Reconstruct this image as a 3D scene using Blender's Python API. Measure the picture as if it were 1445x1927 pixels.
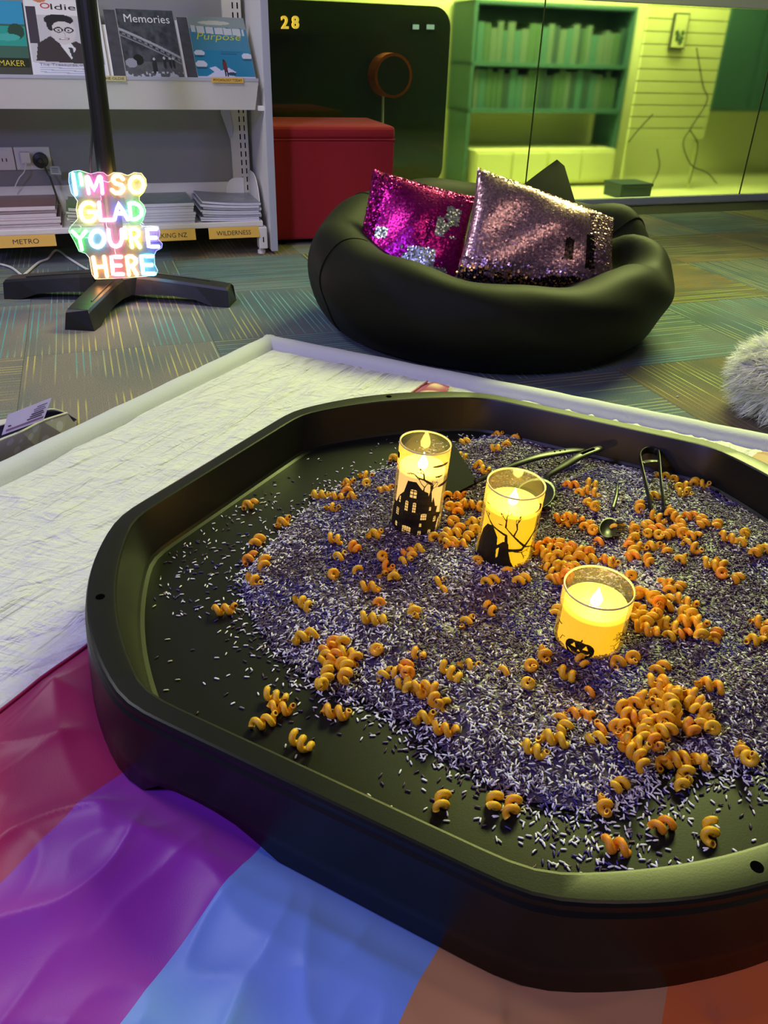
import bpy, bmesh, math, random
import numpy as np
from mathutils import Vector, Matrix
random.seed(7); RNG = np.random.default_rng(7)
for o in list(bpy.data.objects): bpy.data.objects.remove(o)
SC = bpy.context.scene
COL = SC.collection

# ------------------------------------------------------------------ camera
H = 0.735                                   # eye height above the carpet
FPX = 1483.93; PITCH = math.radians(30.569); ROLL = math.radians(1.712)
Fv = np.array([0, math.cos(PITCH), -math.sin(PITCH)])
U0 = np.array([0, math.sin(PITCH), math.cos(PITCH)]); R0 = np.array([1.0, 0, 0])
Rv = R0*math.cos(ROLL) + U0*math.sin(ROLL); Uv = U0*math.cos(ROLL) - R0*math.sin(ROLL)
cam = bpy.data.cameras.new('camera'); camo = bpy.data.objects.new('camera', cam); COL.objects.link(camo)
cam.sensor_fit = 'VERTICAL'; cam.sensor_height = 24; cam.lens = FPX*24/1927; cam.clip_start = 0.02
m = Matrix.Identity(4)
for i in range(3):
    m[i][0] = Rv[i]; m[i][1] = Uv[i]; m[i][2] = -Fv[i]
m[2][3] = H
camo.matrix_world = m
SC.camera = camo

def ray(x, y): return Fv + Rv*(x-722.5)/FPX + Uv*(963.5-y)/FPX
def at(x, y, z):                             # where the sight line through a photo point meets height z
    d = ray(x, y); P = d*((z-H)/d[2]); P[2] += H; return P
def on_plane(x, y, P, n):
    d = ray(x, y); C = np.array([0, 0, H]); k = ((np.array(P)-C)@n)/(d@n); return C+d*k
def proj(P):
    Q = np.atleast_2d(P) - np.array([0, 0, H]); z = Q@Fv
    return np.stack([722.5+FPX*(Q@Rv)/z, 963.5-FPX*(Q@Uv)/z], -1)

# ------------------------------------------------------------------ light
vs = SC.view_settings
vs.view_transform = 'Standard'; vs.look = 'None'; vs.gamma = 1.0; vs.use_curve_mapping = False
vs.exposure = 0.0
wd = bpy.data.worlds.new('dim_room'); SC.world = wd; wd.use_nodes = True
bg = wd.node_tree.nodes['Background']; bg.inputs[0].default_value = (0.50, 0.52, 0.72, 1); bg.inputs[1].default_value = 0.035

def area_light(name, loc, target, size, power, color, sizey=None, spread=math.pi):
    l = bpy.data.lights.new(name, 'AREA'); l.energy = power; l.color = color; l.size = size; l.spread = spread
    if sizey: l.shape = 'RECTANGLE'; l.size_y = sizey
    o = bpy.data.objects.new(name, l); COL.objects.link(o); o.location = loc
    d = Vector(target)-Vector(loc); o.rotation_euler = d.to_track_quat('-Z', 'Y').to_euler()
    return o
def spot_light(name, loc, target, power, color, angle, blend=.6, radius=.1):
    l = bpy.data.lights.new(name, 'SPOT'); l.energy = power; l.color = color; l.spot_size = math.radians(angle); l.spot_blend = blend; l.shadow_soft_size = radius
    o = bpy.data.objects.new(name, l); COL.objects.link(o); o.location = loc
    d = Vector(target)-Vector(loc); o.rotation_euler = d.to_track_quat('-Z', 'Y').to_euler()
    return o
area_light('lime_wall_washer', (0.75, 3.75, 2.55), (0.45, 4.45, 1.7), 1.8, 16, (0.85, 1.0, 0.22), 0.15)
# coloured party lamps of the room, and an added fill spot for the shelf
area_light('lime_ceiling_lamp', (1.45, 3.85, 2.3), (0.95, 1.6, 0.1), 1.5, 48, (0.87, 1.0, 0.30), 0.7, math.radians(92))
area_light('white_ceiling_lamp', (-1.7, 1.8, 2.2), (-0.7, 2.2, 0.2), 0.7, 19, (0.95, 0.92, 1.0), 0.5)
spot_light('shelf_fill_spot', (-1.0, 1.3, 2.4), (-0.95, 3.0, 0.35), 60, (1.0, .95, .96), 46, .7, .12)  # unseen spot, added to brighten the shelf front
area_light('warm_ceiling_lamp', (0.7, -0.2, 2.6), (0.3, 0.5, 0.1), 0.9, 11, (1.0, .76, .52), 0.5)
area_light('violet_wash_lamp', (-1.4, -0.5, 1.7), (0.1, 1.0, 0.1), 0.4, 31, (0.38, 0.36, 1.0))

# ------------------------------------------------------------------ materials
MATS = {}
def nt(name):
    mt = bpy.data.materials.new(name); mt.use_nodes = True; MATS[name] = mt
    t = mt.node_tree; return mt, t, t.nodes['Principled BSDF']
def setp(b, **k):
    for kk, v in k.items():
        nm = {'color': 'Base Color', 'rough': 'Roughness', 'metal': 'Metallic', 'spec': 'Specular IOR Level', 'sheen': 'Sheen Weight', 'trans': 'Transmission Weight', 'coat': 'Coat Weight', 'alpha': 'Alpha', 'em': 'Emission Color', 'ems': 'Emission Strength', 'sss': 'Subsurface Weight', 'ior': 'IOR'}[kk]
        if kk in ('color', 'em'): v = (*v, 1)
        b.inputs[nm].default_value = v
def mat(name, color, rough=.6, bump=0, bscale=200, var=0, vscale=8, **k):
    mt, t, b = nt(name); setp(b, color=color, rough=rough, **k)
    tc = t.nodes.new('ShaderNodeTexCoord')
    if var:
        n = t.nodes.new('ShaderNodeTexNoise'); n.inputs['Scale'].default_value = vscale; n.inputs['Detail'].default_value = 5
        t.links.new(tc.outputs['Object'], n.inputs['Vector'])
        mx = t.nodes.new('ShaderNodeMix'); mx.data_type = 'RGBA'
        mx.inputs[6].default_value = (*[c*(1-var) for c in color], 1); mx.inputs[7].default_value = (*[min(1, c*(1+var)) for c in color], 1)
        t.links.new(n.outputs['Fac'], mx.inputs[0]); t.links.new(mx.outputs[2], b.inputs['Base Color'])
    if bump:
        n = t.nodes.new('ShaderNodeTexNoise'); n.inputs['Scale'].default_value = bscale; n.inputs['Detail'].default_value = 3
        t.links.new(tc.outputs['Object'], n.inputs['Vector'])
        bp = t.nodes.new('ShaderNodeBump'); bp.inputs['Strength'].default_value = bump; bp.inputs['Distance'].default_value = .002
        t.links.new(n.outputs['Fac'], bp.inputs['Height']); t.links.new(bp.outputs[0], b.inputs['Normal'])
    return mt
def mat_attr(name, rough=.5, **k):           # colour printed on or dyed into each piece
    mt, t, b = nt(name); setp(b, rough=rough, **k)
    a = t.nodes.new('ShaderNodeAttribute'); a.attribute_name = 'Col'
    t.links.new(a.outputs['Color'], b.inputs['Base Color']); return mt
def mat_emit(name, color, strength):
    mt, t, b = nt(name); setp(b, color=(.02, .02, .02), em=color, ems=strength); return mt

mat('black_plastic', (.006, .0065, .006), .36, bump=.03, bscale=500, spec=.31)
mat('hole_black', (.002, .002, .002), .9, spec=0.0)
mat('matte_black', (.014, .015, .014), .38, bump=.1, bscale=300)
mat('utensil_black', (.010, .011, .008), .36, spec=.4)
mat('blade_black', (.008, .008, .007), .7, spec=.08)
mat('white_metal', (.78, .77, .76), .45)
mat('rail_cream', (.66, .64, .56), .5)
mat('grey_panel', (.30, .305, .31), .75, var=.06, bump=.15, bscale=500)
mat('kick_brown', (.045, .035, .03), .7)
mat('label_yellow', (.80, .50, .09), .5)
mat('label_pale', (.66, .60, .30), .5)
mat('ink', (.02, .02, .02), .6)
mat('paper', (.78, .77, .80), .7, var=.08, vscale=60)
mat('red_felt', (.32, .006, .018), .85, bump=.3, bscale=700, sheen=.06)
mat('orange_felt', (.60, .12, .03), .85, bump=.3, bscale=700)
mat('bag_fabric', (.0065, .0075, .0045), .60, bump=.2, bscale=900, sheen=.02, spec=.15)
mt, t, b = nt('mat_cloth'); setp(b, color=(.74, .735, .72), rough=.85, sheen=.1)
tc = t.nodes.new('ShaderNodeTexCoord'); hsum = None
for rz_, sc_, scl, dist_ in ((26.2, (1.0, .10, 1), 26, .9), (50, (1.0, .16, 1), 15, .7), (10, (.25, 1.0, 1), 46, .5), (0, (1, 1, 1), 260, 0)):
    mp = t.nodes.new('ShaderNodeMapping'); mp.inputs['Rotation'].default_value[2] = math.radians(rz_)
    vm = t.nodes.new('ShaderNodeVectorMath'); vm.operation = 'MULTIPLY'; vm.inputs[1].default_value = sc_
    nz = t.nodes.new('ShaderNodeTexNoise'); nz.inputs['Scale'].default_value = scl; nz.inputs['Detail'].default_value = 3; nz.inputs['Distortion'].default_value = dist_
    rm = t.nodes.new('ShaderNodeMath'); rm.operation = 'ABSOLUTE'; sb_ = t.nodes.new('ShaderNodeMath'); sb_.operation = 'SUBTRACT'; sb_.inputs[1].default_value = .5
    t.links.new(tc.outputs['Object'], mp.inputs['Vector']); t.links.new(mp.outputs[0], vm.inputs[0]); t.links.new(vm.outputs[0], nz.inputs['Vector']); t.links.new(nz.outputs['Fac'], sb_.inputs[0]); t.links.new(sb_.outputs[0], rm.inputs[0])
    am = t.nodes.new('ShaderNodeMath'); am.operation = 'MULTIPLY'; am.inputs[1].default_value = {26: 1.0, 15: 1.1, 46: .35, 260: .05}[scl]; t.links.new(rm.outputs[0], am.inputs[0])
    if hsum is None: hsum = am.outputs[0]
    else:
        ad = t.nodes.new('ShaderNodeMath'); ad.operation = 'ADD'; t.links.new(hsum, ad.inputs[0]); t.links.new(am.outputs[0], ad.inputs[1]); hsum = ad.outputs[0]
bp = t.nodes.new('ShaderNodeBump'); bp.inputs['Strength'].default_value = .9; bp.inputs['Distance'].default_value = .026; t.links.new(hsum, bp.inputs['Height']); t.links.new(bp.outputs[0], b.inputs['Normal'])
mat('mat_roll', (.60, .61, .66), .75, bump=.3, bscale=200)
mat('plug_white', (.80, .79, .77), .35)
mat('cable_white', (.82, .82, .82), .4)
mat('fur_core', (.80, .80, .74), .9)
mat('fur', (.90, .90, .84), .6)
mat('rail_grey', (.45, .48, .58), .5)
mat('rail_white', (.75, .76, .72), .5)
mat('wick', (.02, .01, .005), .8)
mat('print_black', (.004, .003, .002), .5)
mat('frame_dark', (.03, .04, .035), .6)
mat('gold', (.85, .55, .12), .25, metal=1.0, em=(1.0, .62, .10), ems=.9)  # glow put into the gold so the numerals look lit
mat('dusk_teal', (.020, .045, .040), .6)
mat('cream_board', (.72, .74, .42), .7)
mat('pale_wall', (.76, .78, .48), .8, var=.15, vscale=2.5); mat('upper_wall', (.70, .70, .62), .8)
mat('teal_board', (.045, .14, .15), .7)
mat('navy_plastic', (.02, .05, .09), .5)
mat('tag_clear', (.35, .38, .45), .3)
mat_attr('rice_dyed', .45)
mat_attr('print', .35)
mat_attr('sequin', .30, metal=.85)
mat_emit('lit_screen', (.55, .8, .75), .6)

# ------------------------------------------------------------------ mesh helpers
def tag(o, label=None, cat=None, group=None, kind=None):
    if label: o['label'] = label
    if cat: o['category'] = cat
    if group: o['group'] = group
    if kind: o['kind'] = kind
    return o
def empty(name, loc, label=None, cat=None, group=None, kind=None):
    o = bpy.data.objects.new(name, None); o.empty_display_size = .05; COL.objects.link(o); o.location = loc
    return tag(o, label, cat, group, kind)
def obj(name, V, F, material, parent=None, smooth=False, cols=None, origin=None, mats=None, fm=None):
    """world-space vertices; stored relative to the parent or to origin"""
    V = np.asarray(V, float)
    off = np.zeros(3)
    if parent is not None:
        p = parent
        while p is not None: off += np.array(p.location); p = p.parent
    me = bpy.data.meshes.new(name)
    org = np.zeros(3) if origin is None else np.array(origin, float)
    me.from_pydata((V-off-org).tolist(), [], [list(map(int, f)) for f in F] if not isinstance(F, np.ndarray) else F.tolist())
    for mm in (mats or [material]): me.materials.append(MATS[mm])
    if fm is not None: me.polygons.foreach_set('material_index', np.asarray(fm, np.int32))
    if smooth: me.polygons.foreach_set('use_smooth', np.ones(len(me.polygons), bool))
    if cols is not None:
        dom = 'POINT' if len(cols) == len(V) else 'FACE'
        a = me.attributes.new('Col', 'FLOAT_COLOR', dom)
        c = np.ones((len(cols), 4), np.float32); c[:, :3] = cols; a.data.foreach_set('color', c.ravel())
    o = bpy.data.objects.new(name, me); COL.objects.link(o); o.location = org
    if parent is not None: o.parent = parent
    return o
def join(*parts):
    V = []; F = []; n = 0
    for v, f in parts:
        V.append(np.asarray(v, float)); F += [[i+n for i in ff] for ff in f]; n += len(v)
    return np.concatenate(V), F
def box(a, b):
    x0, y0, z0 = a; x1, y1, z1 = b
    V = [(x, y, z) for z in (z0, z1) for y in (y0, y1) for x in (x0, x1)]
    return np.array(V, float), [(0, 2, 3, 1), (4, 5, 7, 6), (0, 1, 5, 4), (2, 6, 7, 3), (0, 4, 6, 2), (1, 3, 7, 5)]
def bevel_box(a, b, r, seg=2):
    bm = bmesh.new(); v, f = box(a, b); vs_ = [bm.verts.new(p) for p in v]
    for ff in f: bm.faces.new([vs_[i] for i in ff])
    bmesh.ops.bevel(bm, geom=bm.edges[:], offset=r, segments=seg, profile=.6, affect='EDGES')
    bm.verts.index_update(); V = np.array([p.co[:] for p in bm.verts]); F_ = [[q.index for q in ff.verts] for ff in bm.faces]; bm.free(); return V, F_
def tube(path, r, n=8, caps=True):
    P = np.asarray(path, float); m_ = len(P); rr = np.full(m_, r) if np.isscalar(r) else np.asarray(r)
    T = np.gradient(P, axis=0); T /= np.linalg.norm(T, axis=1)[:, None]+1e-12
    up = np.array([0, 0, 1.0]) if abs(T[0][2]) < .9 else np.array([1.0, 0, 0])
    N = np.cross(T[0], up); N /= np.linalg.norm(N); V = []
    for i in range(m_):
        N = N - T[i]*(N@T[i]); N /= np.linalg.norm(N)+1e-12; Bn = np.cross(T[i], N)
        for k in range(n):
            a = 2*math.pi*k/n; V.append(P[i]+rr[i]*(N*math.cos(a)+Bn*math.sin(a)))
    F_ = [(i*n+k, i*n+(k+1) % n, (i+1)*n+(k+1) % n, (i+1)*n+k) for i in range(m_-1) for k in range(n)]
    if caps: F_ += [tuple(range(n-1, -1, -1)), tuple((m_-1)*n+k for k in range(n))]
    return np.array(V), F_
def smooth_path(pts, per=8):
    P = np.asarray(pts, float); out = []
    Q = np.vstack([2*P[0]-P[1], P, 2*P[-1]-P[-2]])
    for i in range(1, len(Q)-2):
        for t in np.linspace(0, 1, per, endpoint=False):
            a, b, c, d = Q[i-1], Q[i], Q[i+1], Q[i+2]
            out.append(.5*((2*b)+(-a+c)*t+(2*a-5*b+4*c-d)*t*t+(-a+3*b-3*c+d)*t**3))
    out.append(P[-1]); return np.array(out)
def loft(rings, close=True, capends=True):
    n = len(rings[0]); V = np.concatenate([np.asarray(r, float) for r in rings]); F_ = []
    for i in range(len(rings)-1):
        for k in range(n if close else n-1):
            F_.append((i*n+k, i*n+(k+1) % n, (i+1)*n+(k+1) % n, (i+1)*n+k))
    if capends and close: F_ += [tuple(range(n-1, -1, -1)), tuple((len(rings)-1)*n+k for k in range(n))]
    return V, F_
def grid(nu, nv, fn):
    u, v = np.meshgrid(np.linspace(0, 1, nu), np.linspace(0, 1, nv), indexing='ij')
    V = fn(u.ravel(), v.ravel())
    i, j = np.meshgrid(np.arange(nu-1), np.arange(nv-1), indexing='ij'); a = (i*nv+j).ravel()
    return V, np.stack([a, a+nv, a+nv+1, a+1], 1)
def extrude_poly(P2, frame, thick):
    """P2 outline in (a,b); frame=(origin, ea, eb); thickness along ea x eb"""
    o, ea, eb = [np.asarray(q, float) for q in frame]; nn = np.cross(ea, eb); nn /= np.linalg.norm(nn)
    A = np.array([o+ea*a+eb*b for a, b in P2]); n = len(A)
    V = np.concatenate([A, A+nn*thick])
    F_ = [tuple(range(n-1, -1, -1)), tuple(range(n, 2*n))]+[(i, (i+1) % n, n+(i+1) % n, n+i) for i in range(n)]
    return V, F_
def vnoise(P, scale, seed=0):                # smooth value noise, 2D
    r = np.random.default_rng(seed); T = r.random((256, 256)); Q = np.asarray(P)*scale+1000.0
    i = np.floor(Q).astype(int); f = Q-i; f = f*f*(3-2*f); i %= 256; j = (i+1) % 256
    a = T[i[:, 0], i[:, 1]]; b = T[j[:, 0], i[:, 1]]; c = T[i[:, 0], j[:, 1]]; d = T[j[:, 0], j[:, 1]]
    return (a*(1-f[:, 0])+b*f[:, 0])*(1-f[:, 1])+(c*(1-f[:, 0])+d*f[:, 0])*f[:, 1]
def fbm(P, scale, oct_=4, seed=0):
    s = 0; w = .5
    for k in range(oct_): s = s+w*vnoise(P, scale*2**k, seed+k); w *= .5
    return s
def text_mesh(s, bold=0.0, shear=0.0):
    cu = bpy.data.curves.new('lettering', 'FONT'); cu.body = s; cu.offset = bold; cu.shear = shear; cu.resolution_u = 3
    ob = bpy.data.objects.new('lettering', cu); me = bpy.data.meshes.new_from_object(ob)
    V = np.array([v.co[:] for v in me.vertices]); F_ = [list(p.vertices) for p in me.polygons]
    bpy.data.objects.remove(ob); bpy.data.curves.remove(cu); bpy.data.meshes.remove(me)
    V[:, :2] -= V[:, :2].min(0); return V, F_
def text_on(s, name, o, ea, eb, width, height, material, parent, lift=.0008, bold=0.0, shear=0.0):
    """lettering fitted to width x height on the plane o + a*ea + b*eb"""
    V, F_ = text_mesh(s, bold, shear); ea = np.array(ea, float); eb = np.array(eb, float); nn = np.cross(ea, eb)
    sx = width/V[:, 0].max(); sy = height/V[:, 1].max()
    W_ = np.array(o)+np.outer(V[:, 0]*sx, ea)+np.outer(V[:, 1]*sy, eb)+nn*lift
    return obj(name, W_, F_, material, parent)

# wall frame: s runs along the wall to the right, o away from the viewer
TH = math.radians(20); TS = np.array([math.cos(TH), math.sin(TH), 0]); TN = np.array([-math.sin(TH), math.cos(TH), 0]); TZ = np.array([0, 0, 1.0])
S0 = np.array([-.4766, 3.2677, 0]); A0 = np.array([1.045, 4.636, 0])
def W(s, o, z): return S0+TS*s+TN*o+TZ*z
def Wv(V): V = np.asarray(V, float); return S0+np.outer(V[:, 0], TS)+np.outer(V[:, 1], TN)+np.outer(V[:, 2], TZ)
def wbox(a, b, r=0):
    v, f = bevel_box(a, b, r) if r else box(a, b); return Wv(v), f
GO = float((A0-S0)@TN)                       # glass partition lies this far behind the shelf front
def shelf_px(x, y, o):                       # photo point -> (s, z) on the plane o of the wall frame
    P = on_plane(x, y, S0+TN*o, TN)-S0; return P@TS, P[2]

# ================================================================== SETTING
# ---- carpet
def carpet(name, base, line, line2, seed):
    mt, t, b = nt(name); setp(b, rough=.95, sheen=.1, spec=.1)
    L = t.links.new; tc = t.nodes.new('ShaderNodeTexCoord')
    oi = t.nodes.new('ShaderNodeObjectInfo')
    mp = t.nodes.new('ShaderNodeVectorMath'); mp.operation = 'ADD'
    cb = t.nodes.new('ShaderNodeCombineXYZ'); mu = t.nodes.new('ShaderNodeMath'); mu.operation = 'MULTIPLY'; mu.inputs[1].default_value = 37
    L(oi.outputs['Random'], mu.inputs[0]); L(mu.outputs[0], cb.inputs[0]); L(mu.outputs[0], cb.inputs[1])
    L(tc.outputs['Object'], mp.inputs[0]); L(cb.outputs[0], mp.inputs[1])
    def noise(scale, sc=(1, 1, 1), detail=2):
        v = t.nodes.new('ShaderNodeVectorMath'); v.operation = 'MULTIPLY'; v.inputs[1].default_value = sc
        L(mp.outputs[0], v.inputs[0]); n = t.nodes.new('ShaderNodeTexNoise'); n.inputs['Scale'].default_value = scale; n.inputs['Detail'].default_value = detail
        L(v.outputs[0], n.inputs['Vector']); return n.outputs['Fac']
    def ramp(src, p0, p1):
        r = t.nodes.new('ShaderNodeMapRange'); r.inputs[1].default_value = p0; r.inputs[2].default_value = p1; L(src, r.inputs[0]); return r.outputs[0]
    def math_(op, a, bb):
        n = t.nodes.new('ShaderNodeMath'); n.operation = op
        for i, q in enumerate((a, bb)):
            if isinstance(q, (int, float)): n.inputs[i].default_value = q
            else: L(q, n.inputs[i])
        return n.outputs[0]
    def mix(fac, c1, c2):
        x = t.nodes.new('ShaderNodeMix'); x.data_type = 'RGBA'
        if isinstance(fac, float): x.inputs[0].default_value = fac
        else: L(fac, x.inputs[0])
        for i, c in ((6, c1), (7, c2)):
            if isinstance(c, tuple): x.inputs[i].default_value = (*c, 1)
            else: L(c, x.inputs[i])
        return x.outputs[2]
    sx = t.nodes.new('ShaderNodeSeparateXYZ'); L(tc.outputs['Object'], sx.inputs[0])
    ph = math_('FRACT', math_('MULTIPLY', sx.outputs[0], 58.0), 0.0)
    ln = math_('LESS_THAN', ph, .20)
    brk = ramp(noise(1.0, (60, 2.2, 1), 1), .43, .53)                # broken stripes
    zone = ramp(noise(3.2, (1, 1, 1), 1), .36, .47)
    stripe = math_('MULTIPLY', math_('MULTIPLY', ln, brk), zone)
    z2 = ramp(noise(2.6, (1.3, .5, 1), 1), .45, .58)
    lc = mix(z2, line, line2)
    fine = ramp(noise(420, (1, 1, 1), 1), .3, .7)
    b1 = mix(ramp(noise(4.0, (1, .6, 1)), .4, .62), base, tuple(c*k for c, k in zip(base, (.62, .8, .95))))
    b2 = mix(fine, mix(.55, b1, (.01, .01, .012)), b1)
    L(mix(stripe, b2, lc), b.inputs['Base Color'])
    bp = t.nodes.new('ShaderNodeBump'); bp.inputs['Strength'].default_value = .6; bp.inputs['Distance'].default_value = .004
    L(noise(300, (1, 1, 1), 2), bp.inputs['Height']); L(bp.outputs[0], b.inputs['Normal'])
carpet('carpet_taupe', (.30, .265, .235), (.55, .46, .15), (.10, .34, .38), 1)
carpet('carpet_slate', (.15, .18, .20), (.14, .34, .40), (.40, .36, .14), 2)
carpet('carpet_umber', (.21, .165, .10), (.40, .46, .13), (.36, .17, .05), 3)
mat('underlay', (.03, .03, .03), .9)
v, f = wbox((-2.2, -4.6, -.03), (4.4, GO+.0, -.0075))
floor = tag(obj('floor', v, f, 'underlay', origin=W(0, 0, -.0075)), 'patterned carpet tile floor in grey, teal and ochre stripes', kind='structure')
corner = at(402, 642, 0); cs = (corner-S0)@TS; co = (corner-S0)@TN
tmesh = {}
for mname in ('carpet_taupe', 'carpet_slate', 'carpet_umber'):
    v, f = bevel_box((.0003, .0003, -.0075), (.4997, .4997, 0), .0006, 1)
    v = v-np.array([.25, .25, 0]); me = bpy.data.meshes.new('carpet_tile'); me.from_pydata(v.tolist(), [], f); me.materials.append(MATS[mname]); tmesh[mname] = me
for i in range(-4, 10):
    for j in range(-5, 6):
        s = cs+(i-.5+0)*.5; o_ = co+(j+.5)*.5
        if o_+.25 > GO or s < -2.1 or s > 3.9: continue
        c = W(s, o_, 0)
        if c[1] < .9: continue
        pick = {(0, -1): 'carpet_taupe', (0, 0): 'carpet_taupe', (-1, 0): 'carpet_taupe', (1, 0): 'carpet_slate', (0, 1): 'carpet_slate', (1, 1): 'carpet_slate'}.get((i, j))
        mname = pick or (['carpet_taupe', 'carpet_slate', 'carpet_umber'][(i*2+j*5+abs(i*j)) % 3])
        t_ = bpy.data.objects.new('carpet_tile', tmesh[mname]); COL.objects.link(t_); t_.parent = floor
        t_.location = c-np.array(floor.location); t_.rotation_euler.z = TH+(0 if (i+j) % 2 or (i, j) == (0, 0) else math.pi/2)

# ---- glass partition
mt, t, b = nt('tinted_glass')
for nn_ in list(t.nodes):
    if nn_.type != 'OUTPUT_MATERIAL': t.nodes.remove(nn_)
out = [q for q in t.nodes if q.type == 'OUTPUT_MATERIAL'][0]
tr = t.nodes.new('ShaderNodeBsdfRefraction'); tr.inputs[0].default_value = (.88, .95, .74, 1); tr.inputs['IOR'].default_value = 1.25; tr.inputs['Roughness'].default_value = .16
gl = t.nodes.new('ShaderNodeBsdfGlossy'); gl.inputs['Roughness'].default_value = .04
mx = t.nodes.new('ShaderNodeMixShader'); mx.inputs[0].default_value = .07; t.links.new(tr.outputs[0], mx.inputs[1]); t.links.new(gl.outputs[0], mx.inputs[2]); t.links.new(mx.outputs[0], out.inputs[0])
j1 = shelf_px(1010, 150, GO)[0]; j2 = shelf_px(1430, 200, GO)[0]
win = empty('window_1', W((j1+j2)/2, GO, 0), 'green tinted glass partition behind the beanbag', kind='structure')
edges = [-.6, j1-(j2-j1)*.0, j2, j2+1.6]
for a, b_ in zip(edges[:-1], edges[1:]):
    v, f = wbox((a+.002, GO-.004, .035), (b_-.002, GO+.004, .952)); obj('glass_pane', v, f, 'tinted_glass', win)
for s in edges[1:3]:
    v, f = wbox((s-.002, GO-.005, .035), (s+.002, GO+.005, .952)); obj('joint_seal', v, f, 'frame_dark', win)
v, f = wbox((-.6, GO-.02, 0), (4.2, GO+.03, .036), .003); obj('bottom_rail', v, f, 'rail_grey', win)
v, f = wbox((-.6, GO-.02, .952), (4.2, GO+.03, 1.03), .003); obj('top_rail', v, f, 'rail_white', win)
v, f = wbox((-2.4, GO-.03, 1.03), (4.4, GO+.06, 2.7)); tag(obj('wall_upper', v, f, 'upper_wall'), 'pale wall above the glass partition', kind='structure')
# room beyond the glass
v, f = wbox((-1.0, GO+1.05, -.01), (4.6, GO+1.10, 1.7)); tag(obj('wall_back', v, f, 'pale_wall'), 'pale yellow green wall of the room beyond the glass', kind='structure')
v, f = wbox((-1.0, GO+.04, -.02), (4.6, GO+1.05, -.0)); tag(obj('floor_beyond', v, f, 'pale_wall'), 'pale floor of the room beyond the glass', kind='structure')
area_light('back_room_lamp', W(2.0, GO+.35, 1.62), W(2.1, GO+1.0, .15), 1.6, 62, (.97, 1.0, .40), .3)

# ================================================================== BACK ROOM THINGS
def gpx(x, y, o): s, z = shelf_px(x, y, GO+o); return s, z
# dark booth with rounded corners, built as a solid block
s1, zt = gpx(862, 12, .12); s0 = -.45
def rrect(s0, s1, z0, z1, r, n=8):
    P = []
    for cx, cz, a0 in ((s1-r, z0+r, -90), (s1-r, z1-r, 0), (s0+r, z1-r, 90), (s0+r, z0+r, 180)):
        for k in range(n+1):
            a = math.radians(a0+90*k/n); P.append((cx+r*math.cos(a), cz+r*math.sin(a)))
    return P
bo = empty('reflection_block', W((s0+s1)/2, GO+.4, 0), 'dark booth with rounded corners, built solid behind the glass beside the red cube', 'reflection')
v, f = extrude_poly(rrect(s0, s1, .10, zt, .09), (W(0, GO+.50, 0), TS, TZ), .30); obj('shell', v, f, 'dusk_teal', bo)  # block stands in for the dark area reflected in the glass
v, f = wbox((s0+.1, GO+.25, 0), (s1-.1, GO+.45, .11)); obj('plinth', v, f, 'frame_dark', bo)
# orange seat reflected in the glass, built as a drum on a thin post
s, z = gpx(735, 142, .1); dr = empty('reflected_drum', W(s, GO+.1, 0), 'reflected orange seat, built as drum and thin post in front of the dark booth', 'ottoman')
ringp = lambda o_, r: np.array([W(s+r*math.cos(a), GO+o_, z+r*math.sin(a)) for a in np.linspace(0, 2*math.pi, 28, endpoint=False)])
v, f = loft([ringp(.06, .095), ringp(.06, .085), ringp(.10, .085)], capends=False)
v2, f2 = loft([ringp(.06, .095), ringp(.17, .095)], capends=True); v, f = join((v, f), (v2, f2)); obj('drum', v, f, 'orange_felt', dr)
v, f = loft([ringp(.058, .082), ringp(.062, .082)]); obj('drum_face', v, f, 'frame_dark', dr)
v, f = tube([W(s-.03, GO+.12, 0), W(s-.03, GO+.12, z-.09)], .006); obj('post', v, f, 'rail_cream', dr)
# gold balloon numerals reflected in the glass, built as solids
for txt, px, lb in (('2', 536, 'reflected gold foil numeral two on a ledge behind the glass'), ('8', 556, 'reflected gold foil numeral eight on a ledge behind the glass')):
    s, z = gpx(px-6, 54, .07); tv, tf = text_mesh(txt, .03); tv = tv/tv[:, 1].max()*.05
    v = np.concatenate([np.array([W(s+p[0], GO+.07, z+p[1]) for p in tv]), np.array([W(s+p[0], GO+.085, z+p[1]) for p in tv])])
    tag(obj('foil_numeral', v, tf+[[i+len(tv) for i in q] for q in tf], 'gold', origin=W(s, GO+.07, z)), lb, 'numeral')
s, z = gpx(535, 56, .08); s2, _ = gpx(600, 56, .08)
v, f = wbox((s-.08, GO+.05, z-.012), (s2, GO+.19, z-.002)); tag(obj('wall_ledge', v, f, 'dusk_teal', origin=W(s, GO+.1, z)), 'dark narrow ledge carrying the gold numerals', 'ledge')
for px, w_, lb in ((786, .022, 'small lit display on the booth, the left one'), (812, .03, 'small lit display on the booth, the right one')):
    s, z = gpx(px-10, 55, .19); 
    dsp = empty('display', W(s, GO+.195, z), lb, 'display', 'lit displays on the booth')  # lit screens reflected in the glass, built as solids
    v, f = wbox((s-.004, GO+.188, z-.004), (s+w_+.014, GO+.199, z+.024)); obj('case', v, f, 'frame_dark', dsp)
    v, f = wbox((s, GO+.186, z), (s+w_+.01, GO+.1885, z+.02)); obj('screen', v, f, 'lit_screen', dsp)
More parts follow.
